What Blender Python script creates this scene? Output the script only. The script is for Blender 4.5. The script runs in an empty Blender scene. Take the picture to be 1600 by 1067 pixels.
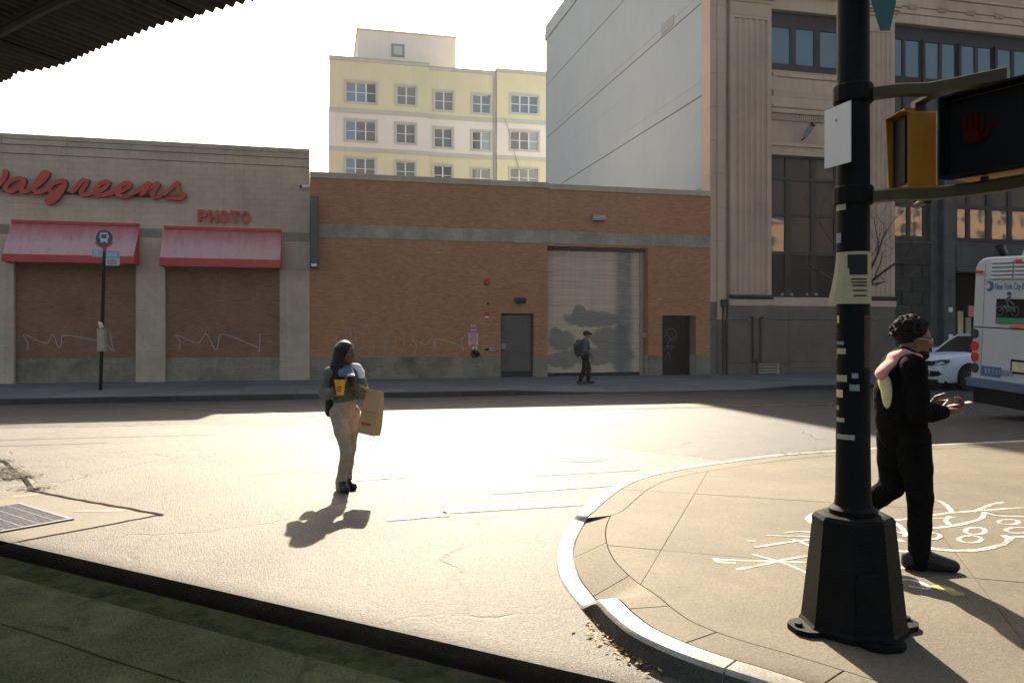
import bpy, bmesh, math, random
import numpy as np
from mathutils import Vector, Matrix
random.seed(7)
R = math.radians
SC = bpy.context.scene
COL = SC.collection

# ------------------------------------------------------------------ camera, sky, sun, exposure
F, HZ, CH = 1240.0, 522.0, 1.74
cam = bpy.data.cameras.new('camera')
co = bpy.data.objects.new('camera', cam); COL.objects.link(co)
co.location = (0, 0, CH); co.rotation_euler = (R(90), 0, 0)
cam.sensor_width = 36; cam.lens = 36*F/1600; cam.shift_y = -11.5/1600
cam.clip_start = .05; cam.clip_end = 3000
SC.camera = co
SUN_T, SUN_AX = 1.40, .055                    # metres of shadow per metre of height; sideways drift of the light
SUN_EL = math.atan(1/SUN_T)
w = bpy.data.worlds.new('World'); SC.world = w; w.use_nodes = True
nt = w.node_tree; nt.nodes.clear()
sk = nt.nodes.new('ShaderNodeTexSky'); sk.sky_type = 'NISHITA'; sk.sun_disc = False
sk.sun_elevation = SUN_EL; sk.sun_rotation = -math.atan(SUN_AX)
sk.air_density = 1.0; sk.dust_density = 5.0; sk.ozone_density = 1.0; sk.altitude = 0
bg = nt.nodes.new('ShaderNodeBackground'); bg.inputs[1].default_value = .09
wo = nt.nodes.new('ShaderNodeOutputWorld')
wb = nt.nodes.new('ShaderNodeMix'); wb.data_type = 'RGBA'; wb.blend_type = 'MULTIPLY'; wb.inputs[0].default_value = 1; wb.inputs[7].default_value = (1.05, 1.0, .92, 1)
nt.links.new(sk.outputs[0], wb.inputs[6]); nt.links.new(wb.outputs[2], bg.inputs[0]); nt.links.new(bg.outputs[0], wo.inputs[0])
sl = bpy.data.lights.new('sun', 'SUN'); sl.energy = 4.9; sl.angle = R(.7); sl.color = (1, .87, .68)
so = bpy.data.objects.new('sun', sl); COL.objects.link(so)
so.rotation_euler = Vector((SUN_AX, -1, -1/SUN_T)).to_track_quat('-Z', 'Y').to_euler()
so.location = (-5, 60, 60)
SC.view_settings.view_transform = 'Standard'; SC.view_settings.look = 'None'
SC.view_settings.gamma = 1; SC.view_settings.use_curve_mapping = False
SC.view_settings.exposure = 1.64

# ------------------------------------------------------------------ frames and photo measurements
TH = math.atan(.24); CT, ST = math.cos(TH), math.sin(TH); Z0 = 29.2
STREET = Matrix.Translation((0, Z0, 0)) @ Matrix.Rotation(TH, 4, 'Z')
WORLD = Matrix.Identity(4)
def S(u, v, y=0.0):
    "photo pixel on the street-parallel plane y -> (s, z)"
    xp = (u-800)/F; D = (Z0*CT + y)/(CT - xp*ST)
    return xp*D*CT + (D-Z0)*ST, CH + (HZ-v)/F*D
def SS(u, y=0.0): return S(u, 500, y)[0]
def ZZ(u, v, y=0.0): return S(u, v, y)[1]
def G(u, v, z=0.0):
    "photo pixel on the horizontal plane z -> world x, y"
    D = F*(CH-z)/(v-HZ); return (u-800)/F*D, D
def P(u, v, D): return Vector(((u-800)/F*D, D, CH+(HZ-v)/F*D))
def GS(u, v, z=0.0):
    x, y = G(u, v, z); p = STREET.inverted() @ Vector((x, y, 0)); return p.x, p.y

# ------------------------------------------------------------------ materials
def nn(nt, t, **kw):
    n = nt.nodes.new(t)
    for k, v in kw.items(): setattr(n, k, v)
    return n
def mix(nt, fac, a, b, mode='MIX'):
    m = nn(nt, 'ShaderNodeMix', data_type='RGBA', blend_type=mode)
    for sock, val in ((m.inputs[0], fac), (m.inputs[6], a), (m.inputs[7], b)):
        if hasattr(val, 'is_linked'): nt.links.new(val, sock)
        elif isinstance(val, (int, float)): sock.default_value = val
        else: sock.default_value = (*val[:3], 1)
    return m.outputs[2]
def math_(nt, op, a, b=None, c=None, clamp=False):
    m = nn(nt, 'ShaderNodeMath', operation=op, use_clamp=clamp)
    for i, val in enumerate((a, b, c)):
        if val is None: continue
        if hasattr(val, 'is_linked'): nt.links.new(val, m.inputs[i])
        else: m.inputs[i].default_value = val
    return m.outputs[0]
def noise(nt, co, scale, detail=5, rough=.6, dist=0):
    n = nn(nt, 'ShaderNodeTexNoise'); n.inputs['Scale'].default_value = scale
    n.inputs['Detail'].default_value = detail; n.inputs['Roughness'].default_value = rough
    n.inputs['Distortion'].default_value = dist
    nt.links.new(co, n.inputs['Vector']); return n.outputs[0]
def ramp(nt, fac, lo, hi):
    m = nn(nt, 'ShaderNodeMapRange'); m.clamp = True
    nt.links.new(fac, m.inputs[0]); m.inputs[1].default_value = lo; m.inputs[2].default_value = hi
    return m.outputs[0]
def stretch(nt, co, sc):
    m = nn(nt, 'ShaderNodeMapping'); m.inputs['Scale'].default_value = sc
    nt.links.new(co, m.inputs['Vector']); return m.outputs[0]
MATS = {}
def start(name):
    m = bpy.data.materials.new(name); m.use_nodes = True; nt = m.node_tree
    b = nt.nodes['Principled BSDF']; MATS[name] = m
    tc = nn(nt, 'ShaderNodeTexCoord'); return m, nt, b, tc.outputs['Object']
def addbump(nt, b, h, dist=.01, strength=1.0):
    bm_ = nn(nt, 'ShaderNodeBump'); bm_.inputs['Distance'].default_value = dist; bm_.inputs['Strength'].default_value = strength
    nt.links.new(h, bm_.inputs['Height']); nt.links.new(bm_.outputs[0], b.inputs['Normal'])
def M(name, col, rough=.8, var=.18, scale=2.5, grain=.10, gscale=45, bump=.003, metal=0, spec=.28, isl=0.0,
      dirt=None, dirt_amt=0.0, streak=0.0, gum=False, emit=None, es=1.0, trans=0, wobble=0):
    m, nt, b, oc = start(name)
    n1 = noise(nt, oc, scale, 6, .65)
    c = mix(nt, ramp(nt, n1, .3, .7), [x*(1-var) for x in col], [min(1, x*(1+var)) for x in col])
    n2 = noise(nt, oc, gscale, 3, .7)
    if grain:
        g = math_(nt, 'MULTIPLY_ADD', ramp(nt, n2, .25, .75), 2*grain, 1-grain)
        cmb = nn(nt, 'ShaderNodeCombineColor'); [nt.links.new(g, cmb.inputs[i]) for i in range(3)]
        c = mix(nt, 1.0, c, cmb.outputs[0], 'MULTIPLY')
    if isl:
        gi = nn(nt, 'ShaderNodeNewGeometry'); oi = nn(nt, 'ShaderNodeObjectInfo')
        r = math_(nt, 'FRACT', math_(nt, 'ADD', gi.outputs['Random Per Island'], oi.outputs['Random']))
        g = math_(nt, 'MULTIPLY_ADD', r, 2*isl, 1-isl)
        cmb = nn(nt, 'ShaderNodeCombineColor'); [nt.links.new(g, cmb.inputs[i]) for i in range(3)]
        c = mix(nt, 1.0, c, cmb.outputs[0], 'MULTIPLY')
    if dirt is not None:
        n3 = noise(nt, oc, scale*.6, 7, .7, .4)
        c = mix(nt, math_(nt, 'MULTIPLY', ramp(nt, n3, .48, .72), dirt_amt), c, dirt)
    if streak:
        n4 = noise(nt, stretch(nt, oc, (2.2, 2.2, .12)), 2.0, 5, .7)
        c = mix(nt, math_(nt, 'MULTIPLY', ramp(nt, n4, .5, .75), streak), c, [x*.45 for x in col])
    if gum:
        vo = nn(nt, 'ShaderNodeTexVoronoi'); vo.inputs['Scale'].default_value = 5.5; nt.links.new(oc, vo.inputs['Vector'])
        sz = math_(nt, 'MULTIPLY_ADD', noise(nt, oc, 1.7, 2), .30, -.06)
        c = mix(nt, math_(nt, 'MULTIPLY', math_(nt, 'LESS_THAN', vo.outputs['Distance'], sz), .45), c, [x*.45 for x in col])
        vo2 = nn(nt, 'ShaderNodeTexVoronoi'); vo2.inputs['Scale'].default_value = 9; nt.links.new(oc, vo2.inputs['Vector'])
        c = mix(nt, math_(nt, 'MULTIPLY', math_(nt, 'LESS_THAN', vo2.outputs['Distance'], math_(nt, 'MULTIPLY_ADD', noise(nt, oc, 2.3, 2), .34, -.08)), .55), c, [x*1.55 for x in col])
    nt.links.new(c, b.inputs['Base Color'])
    b.inputs['Roughness'].default_value = rough; b.inputs['Metallic'].default_value = metal
    b.inputs['Specular IOR Level'].default_value = spec
    if trans: b.inputs['Transmission Weight'].default_value = trans
    if emit: b.inputs['Emission Color'].default_value = (*emit, 1); b.inputs['Emission Strength'].default_value = es
    if bump: addbump(nt, b, n2, bump)
    elif wobble: addbump(nt, b, noise(nt, oc, .9, 2), wobble)
    return m
def brick_mat(name, c1, c2, mortar, bw=.215, bh=.0715, dirt=.25, patch=None):
    m, nt, b, oc = start(name)
    sx = nn(nt, 'ShaderNodeSeparateXYZ'); nt.links.new(oc, sx.inputs[0])
    cx = nn(nt, 'ShaderNodeCombineXYZ'); nt.links.new(sx.outputs[0], cx.inputs[0]); nt.links.new(sx.outputs[2], cx.inputs[1])
    br = nn(nt, 'ShaderNodeTexBrick'); nt.links.new(cx.outputs[0], br.inputs['Vector'])
    br.inputs['Scale'].default_value = 1; br.inputs['Brick Width'].default_value = bw; br.inputs['Row Height'].default_value = bh
    br.inputs['Mortar Size'].default_value = .007; br.inputs['Mortar Smooth'].default_value = .3; br.inputs['Bias'].default_value = -.1
    br.inputs['Color1'].default_value = (*c1, 1); br.inputs['Color2'].default_value = (*c2, 1); br.inputs['Mortar'].default_value = (*mortar, 1)
    # a second brick pattern with a long period picks out odd, darker or paler bricks
    n0 = noise(nt, stretch(nt, oc, (4.65, 1, 14)), 1.0, 2, .5)
    c = mix(nt, math_(nt, 'MULTIPLY', ramp(nt, n0, .58, .72), .45), br.outputs[0], [x*.62 for x in c1])
    c = mix(nt, math_(nt, 'MULTIPLY', ramp(nt, n0, .42, .28), .35), c, [min(1, x*1.45) for x in c2])
    n1 = noise(nt, oc, .7, 7, .7)
    c = mix(nt, math_(nt, 'MULTIPLY', ramp(nt, n1, .42, .68), dirt), c, [x*.5 for x in c1])
    n2 = noise(nt, stretch(nt, oc, (1.3, 1, .25)), 1.4, 6, .7)
    c = mix(nt, math_(nt, 'MULTIPLY', ramp(nt, n2, .55, .75), .22), c, [min(1, x*1.5) for x in mortar])
    nt.links.new(c, b.inputs['Base Color']); b.inputs['Roughness'].default_value = .9
    h = math_(nt, 'MULTIPLY_ADD', br.outputs['Fac'], -1.0, math_(nt, 'MULTIPLY', noise(nt, oc, 40, 3), .35))
    addbump(nt, b, h, .006)
    return m
def asphalt(name, base, light, rough=.55, cracks=.5, speck=.5, spec=.5):
    m, nt, b, oc = start(name); b.inputs['Specular IOR Level'].default_value = spec
    n1 = noise(nt, oc, .35, 8, .68, .6); n2 = noise(nt, oc, 2.2, 8, .75); n3 = noise(nt, oc, 70, 2, .8)
    c = mix(nt, ramp(nt, n1, .35, .65), base, light)
    c = mix(nt, math_(nt, 'MULTIPLY', ramp(nt, n2, .5, .68), .55), c, [min(1, x*1.55) for x in light])
    c = mix(nt, math_(nt, 'MULTIPLY', ramp(nt, n2, .48, .3), .5), c, [x*.55 for x in base])
    c = mix(nt, math_(nt, 'MULTIPLY', ramp(nt, n3, .52, .78), speck), c, [min(1, x*2.0) for x in light])
    c = mix(nt, math_(nt, 'MULTIPLY', ramp(nt, n3, .48, .25), speck), c, [x*.4 for x in base])
    vo = nn(nt, 'ShaderNodeTexVoronoi', feature='DISTANCE_TO_EDGE'); vo.inputs['Scale'].default_value = .33
    wv = nn(nt, 'ShaderNodeVectorMath', operation='ADD')
    nz = nn(nt, 'ShaderNodeTexNoise'); nz.inputs['Scale'].default_value = 1.1; nz.inputs['Detail'].default_value = 6
    nt.links.new(oc, nz.inputs['Vector']); nt.links.new(oc, wv.inputs[0]); nt.links.new(nz.outputs[1], wv.inputs[1])
    nt.links.new(wv.outputs[0], vo.inputs['Vector'])
    crk = math_(nt, 'MULTIPLY', ramp(nt, vo.outputs['Distance'], .012, .002), math_(nt, 'MULTIPLY', ramp(nt, n1, .47, .55), cracks))
    c = mix(nt, crk, c, [x*.25 for x in base])
    nt.links.new(c, b.inputs['Base Color'])
    nt.links.new(math_(nt, 'MULTIPLY_ADD', n2, .30, rough-.15), b.inputs['Roughness'])
    h = math_(nt, 'ADD', math_(nt, 'MULTIPLY', n3, .85), math_(nt, 'MULTIPLY', n2, .8))
    h = math_(nt, 'SUBTRACT', h, crk)
    addbump(nt, b, h, .018)
    return m
def worn_paint(name, col, under, cover=.5, rough=.6, spec=.3):
    m, nt, b, oc = start(name); b.inputs['Specular IOR Level'].default_value = spec
    n = noise(nt, oc, 5, 8, .75); n2 = noise(nt, oc, 60, 3, .7)
    f = math_(nt, 'ADD', ramp(nt, n, cover-.12, cover+.12), math_(nt, 'MULTIPLY_ADD', n2, .8, -.4), clamp=True)
    nt.links.new(mix(nt, f, col, under), b.inputs['Base Color']); b.inputs['Roughness'].default_value = rough
    addbump(nt, b, n2, .004); return m
def glass_mat(name, col, rough=.04, spec=.9, wob=.004, coat=.6):
    m, nt, b, oc = start(name)
    n = noise(nt, oc, .8, 2); c = mix(nt, n, [x*.8 for x in col], [x*1.2 for x in col])
    nt.links.new(c, b.inputs['Base Color']); b.inputs['Roughness'].default_value = rough; b.inputs['IOR'].default_value = 1.52
    b.inputs['Specular IOR Level'].default_value = spec; b.inputs['Coat Weight'].default_value = coat; b.inputs['Coat Roughness'].default_value = .02
    addbump(nt, b, noise(nt, oc, 1.3, 1), wob); return m

road_mat = asphalt('asphalt_main', (.020, .021, .023), (.040, .041, .043), .57, .6, .65, .27)
side_mat = asphalt('asphalt_side', (.045, .040, .033), (.110, .097, .078), .55, .5, .9, .30)
green_shade_mat = asphalt('green_shade_tint', (.032, .040, .020), (.078, .092, .046), .85, .7, .5, .03)  # carries the green cast of the near shade
tar_mat = M('tar', (.010, .009, .008), .9, .3, 6, .2, 80, .004, spec=.05)
black_shade_mat = asphalt('shade_black', (.004, .004, .0035), (.008, .008, .007), .9, .2, .3, 0.0)  # near-black tone for the painted shadow edge
conc = M('concrete_slab', (.106, .089, .058), .75, .22, 1.3, .34, 55, .005, isl=.07, dirt=(.075, .062, .045), dirt_amt=.6, gum=True)
conc_far = M('concrete_far', (.13, .13, .125), .8, .16, .8, .16, 50, .003, isl=.12, dirt=(.09, .088, .085), dirt_amt=.5)
apron_mat = M('concrete_apron', (.125, .11, .08), .7, .16, 1.2, .2, 70, .004, dirt=(.12, .11, .085), dirt_amt=.5)
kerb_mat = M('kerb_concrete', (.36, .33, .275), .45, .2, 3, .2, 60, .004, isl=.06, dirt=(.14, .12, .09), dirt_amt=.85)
kerb_face = M('kerb_shaded_face', (.075, .066, .052), .9, .35, 2.5, .25, 50, .005, spec=.1, dirt=(.03, .026, .02), dirt_amt=.6)  # side face darkened in colour to hold its shade
kerb_far = M('kerb_granite', (.035, .035, .035), .7, .2, 2, .2, 60, .004, isl=.1)
joint_mat = M('joint_grit', (.045, .038, .028), .95, .3, 8, .3, 90, .003)
white_road = worn_paint('white_road_paint', (.115, .106, .09), (.075, .068, .057), .45)
yellow_road = worn_paint('yellow_road_paint', (.50, .34, .10), (.03, .03, .03), .44)
chalk = worn_paint('white_spray', (.60, .57, .52), (.125, .105, .075), .50)
chalk_y = worn_paint('yellow_spray', (.5, .46, .08), (.14, .12, .09), .5)
block_mat = M('split_face_block', (.54, .42, .305), .92, .13, .5, .22, 30, .007, isl=.045, dirt=(.26, .205, .15), dirt_amt=.5, streak=.30)
base_block = M('base_block', (.27, .225, .165), .92, .18, 1.1, .26, 30, .007, isl=.07, dirt=(.075, .065, .05), dirt_amt=.8, streak=.35)
mortar_mat = M('mortar', (.47, .365, .265), .95, .15, 2, .15, 60, .003)
coping_mat = M('cast_coping', (.46, .385, .29), .85, .12, 1, .12, 40, .003, isl=.05, streak=.25)
brick_far = brick_mat('brick_wall', (.42, .165, .066), (.52, .215, .088), (.33, .235, .155))
brick_rec = brick_mat('brick_infill', (.24, .108, .050), (.30, .138, .066), (.27, .19, .125), dirt=.4)
band_mat = M('concrete_band', (.33, .29, .235), .9, .22, 1.6, .2, 30, .004, isl=.06, dirt=(.14, .13, .115), dirt_amt=.6)
red_letter = M('red_acrylic', (.50, .045, .028), .35, .06, 2, .03, 30, 0)
dark_return = M('dark_letter_return', (.05, .012, .010), .5, .2, 3, .1, 40, 0)
awn_red = M('awning_red', (.52, .055, .055), .65, .08, 2, .06, 80, .001)
def awning_top():
    m, nt, b, oc = start('awning_faded_top')
    n = noise(nt, stretch(nt, oc, (3, 1, .5)), 1.5, 6, .7)
    sx = nn(nt, 'ShaderNodeSeparateXYZ'); nt.links.new(oc, sx.inputs[0])
    f = math_(nt, 'ADD', ramp(nt, sx.outputs[2], -.02, -.75), math_(nt, 'MULTIPLY_ADD', n, 1.3, -.62), clamp=True)
    c = mix(nt, f, (.46, .085, .08), (.60, .35, .33))
    n2 = noise(nt, stretch(nt, oc, (5, 1, .35)), 2.0, 4, .7)
    c = mix(nt, math_(nt, 'MULTIPLY', ramp(nt, n2, .57, .72), .4), c, (.38, .12, .10))
    nt.links.new(c, b.inputs['Base Color']); b.inputs['Roughness'].default_value = .6; return m
awn_top = awning_top()
dk_metal = M('dark_metal', (.025, .026, .027), .5, .25, 3, .12, 60, .001, metal=.3)
blk_pole = M('black_pole_paint', (.006, .0057, .005), .6, .3, 5, .15, 90, .002, spec=.10)
blade_mat = M('charcoal_box', (.06, .068, .07), .55, .12, 2, .08, 50, .001)
steel_door = M('steel_door', (.115, .105, .098), .55, .25, 1.4, .15, 60, .002, dirt=(.10, .055, .04), dirt_amt=.5, streak=.4)
red_paint = M('red_paint', (.48, .035, .03), .45, .1, 5, .05, 60, 0)
white_paint = M('white_paint', (.72, .70, .66), .5, .06, 3, .04, 60, 0)
beige_metal = M('beige_metal', (.34, .30, .23), .5, .15, 3, .08, 60, .001, streak=.3)
sign_pink = M('faded_notice', (.62, .42, .38), .6, .12, 6, .08, 60, 0)
purple_tag = M('purple_notice', (.36, .16, .19), .6, .15, 8, .1, 60, 0)
graff = M('pale_tag_paint', (.42, .36, .30), .85, .25, 6, .3, 60, 0)
graff_grey = M('grey_tag_paint', (.33, .27, .235), .85, .25, 6, .3, 60, 0)
lime = M('limestone', (.53, .395, .28), .88, .12, .6, .12, 40, .003, isl=.05, dirt=(.23, .18, .135), dirt_amt=.45, streak=.3)
lime_lt = M('limestone_pale', (.53, .405, .29), .88, .10, .8, .12, 40, .003, isl=.05, streak=.25)
granite = M('granite_base', (.140, .118, .090), .75, .22, .9, .3, 55, .003, isl=.10, dirt=(.17, .155, .13), dirt_amt=.35)
green_metal = M('verdigris_metal', (.055, .068, .062), .6, .3, 1.8, .2, 40, .003, dirt=(.12, .13, .115), dirt_amt=.4, streak=.3)
rough_dark = M('dark_rough_stone', (.035, .036, .032), .9, .4, 1.6, .35, 14, .02, dirt=(.075, .075, .065), dirt_amt=.5)
stucco = M('pale_stucco', (.38, .44, .465), .9, .05, .5, .09, 60, .002, streak=.10)
ystucco = M('yellow_stucco', (.70, .62, .40), .9, .06, .3, .08, 30, .001, streak=.14)
wstucco = M('pinkish_stucco', (.78, .69, .62), .9, .06, .3, .08, 30, .001, streak=.12)
trim_mat = M('grey_trim', (.50, .48, .42), .85, .07, .6, .05, 30, .001, streak=.12)
white_frame = M('white_window_frame', (.74, .73, .70), .5, .04, 1, .02, 30, 0)
dk_frame = M('bronze_window_frame', (.022, .022, .026), .45, .2, 2, .1, 50, .001)
gl_dark = glass_mat('dark_glass', (.030, .028, .027), .3, .35, .004, .0)
gl_grey = glass_mat('grey_glass', (.05, .048, .045), .12, .6, .004, .1)
gl_black = glass_mat('blacked_out_glass', (.014, .012, .011), .5, .2, .004, 0)
gl_sky = glass_mat('sky_glass', (.03, .085, .095), .03, .9, .004, .25)
gl_blind = glass_mat('blind_behind_glass', (.15, .14, .105), .08, .5)
gl_curtain = glass_mat('curtain_behind_glass', (.10, .085, .065), .10, .45)
gl_blue = glass_mat('blue_glass', (.10, .14, .18), .04, .9)
bus_white = M('bus_white', (.48, .48, .455), .3, .05, 1.5, .03, 60, 0, streak=.08)
bus_blue = M('bus_blue', (.09, .125, .18), .4, .1, 2, .05, 60, 0)
rubber = M('rubber', (.013, .013, .013), .8, .2, 5, .1, 60, .002)
blk_plastic = M('black_plastic', (.006, .006, .0055), .6, .2, 5, .1, 60, 0, spec=.08)
vent_mat = M('vent_slot', (.13, .13, .11), .6, .15, 4, .1, 60, 0)
red_lens = M('red_lamp_lens', (.25, .015, .012), .3, .05, 5, .02, 60, 0, emit=(1, .05, .03), es=.03)
dark_lens = M('smoked_lens', (.05, .05, .05), .2, .1, 5, .02, 60, 0)
orange_p = M('orange_vinyl', (.75, .16, .04), .5, .05, 5, .03, 60, 0)
green_p = M('green_vinyl', (.05, .20, .11), .5, .1, 5, .03, 60, 0)
grey_print = M('grey_print', (.22, .24, .25), .6, .2, 8, .1, 60, 0)
text_blue = M('blue_print', (.05, .11, .24), .5, .05, 5, .02, 60, 0)
car_white = M('car_white', (.72, .72, .74), .18, .03, 1, .01, 60, 0)
chrome = M('brushed_metal', (.45, .45, .45), .3, .1, 4, .05, 60, 0, metal=1)
signal_y = M('signal_yellow', (.34, .155, .008), .5, .15, 3, .08, 60, .001, dirt=(.2, .09, .01), dirt_amt=.4)
olive_arm = M('olive_bracket', (.055, .038, .006), .5, .2, 4, .1, 60, .001)
hand_led = M('unlit_hand_lens', (.012, .002, .0015), .8, .1, 30, .2, 90, 0, spec=.03, emit=(.5, .03, .02), es=.005)
paper = M('cream_paper', (.40, .33, .19), .8, .14, 3, .06, 60, 0)
paper_w = M('white_paper', (.72, .70, .66), .8, .08, 5, .05, 60, 0)
ink = M('black_ink', (.02, .02, .02), .8, .2, 5, .1, 60, 0)
sign_white = M('white_sign_face', (.52, .52, .49), .45, .04, 2, .03, 60, 0)
teal_sign = M('teal_sign', (.03, .085, .08), .4, .1, 4, .05, 60, 0)
sign_blue = M('navy_sign', (.025, .055, .13), .35, .1, 4, .04, 60, 0)
sign_lblue = M('pale_blue_sign', (.19, .36, .50), .4, .08, 4, .04, 60, 0)
el_mat = M('dark_steel', (.05, .055, .05), .8, .3, 1, .2, 30, .004)
corr_mat = M('corrugated_underside', (.045, .047, .042), .7, .35, 1.2, .3, 30, .003, isl=.25, dirt=(.09, .085, .07), dirt_amt=.4)
tan_brick = brick_mat('tan_brick', (.50, .30, .15), (.56, .34, .18), (.45, .33, .22))
slate = M('slate_roof', (.03, .03, .032), .8, .2, 2, .15, 30, .004)
bark = M('bark', (.05, .042, .034), .9, .3, 6, .25, 50, .006)
leaf_mat = M('dry_leaf', (.26, .16, .05), .8, .5, 12, .2, 60, 0, isl=.45)
weed_mat = M('weed', (.050, .040, .020), .8, .5, 12, .2, 60, 0, isl=.4)
grate_mat = M('galvanised_grate', (.16, .16, .175), .5, .25, 6, .15, 60, .002, metal=.6)
rust = M('rusty_pipe', (.075, .035, .025), .8, .35, 6, .2, 60, .003)
skin_f = M('skin_brown', (.13, .062, .04), .5, .08, 8, .05, 60, 0)
skin_m = M('skin_tan', (.30, .15, .10), .5, .08, 8, .05, 60, 0)
skin_n = M('skin_dark', (.17, .075, .045), .5, .08, 8, .05, 60, 0)
hair_blk = M('black_hair', (.008, .007, .006), .5, .3, 20, .3, 120, .003)
hair_brn = M('dark_brown_hair', (.016, .011, .007), .75, .35, 20, .35, 120, .006, spec=.12)
jkt_green = M('green_grey_jacket', (.105, .125, .105), .8, .2, 6, .16, 19, .022)
cloth_white = M('highlight_cloth', (.70, .70, .69), .8, .06, 6, .05, 90, .002)
cloth_blue = M('blue_scarf', (.12, .16, .26), .85, .2, 8, .1, 90, .002)
beige_cloth = M('beige_cloth', (.33, .27, .205), .85, .14, 5, .14, 15, .022)
blk_cloth = M('black_cloth', (.0065, .0062, .006), .95, .25, 6, .2, 17, .020, spec=.04)
blue_jkt = M('slate_blue_jacket', (.07, .095, .105), .85, .2, 6, .12, 90, .003)
pink_cloth = M('pink_cloth', (.55, .26, .225), .85, .12, 8, .08, 90, .002)
cream_cloth = M('cream_cloth', (.55, .50, .27), .85, .15, 8, .12, 90, .002)
kraft = M('kraft_paper', (.45, .285, .13), .8, .1, 6, .06, 60, .002)
cup_y = M('yellow_cup', (.78, .38, .025), .5, .08, 6, .03, 60, 0)
shoe_blk = M('black_leather', (.018, .016, .014), .5, .2, 8, .1, 60, .001)
phone_mat = M('phone_case', (.45, .10, .03), .4, .1, 6, .05, 60, 0)
poster_pink = M('poster_pink', (.60, .22, .20), .6, .2, 6, .1, 60, 0)
poster_y = M('poster_cream', (.55, .48, .28), .6, .25, 9, .15, 60, 0)

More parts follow.
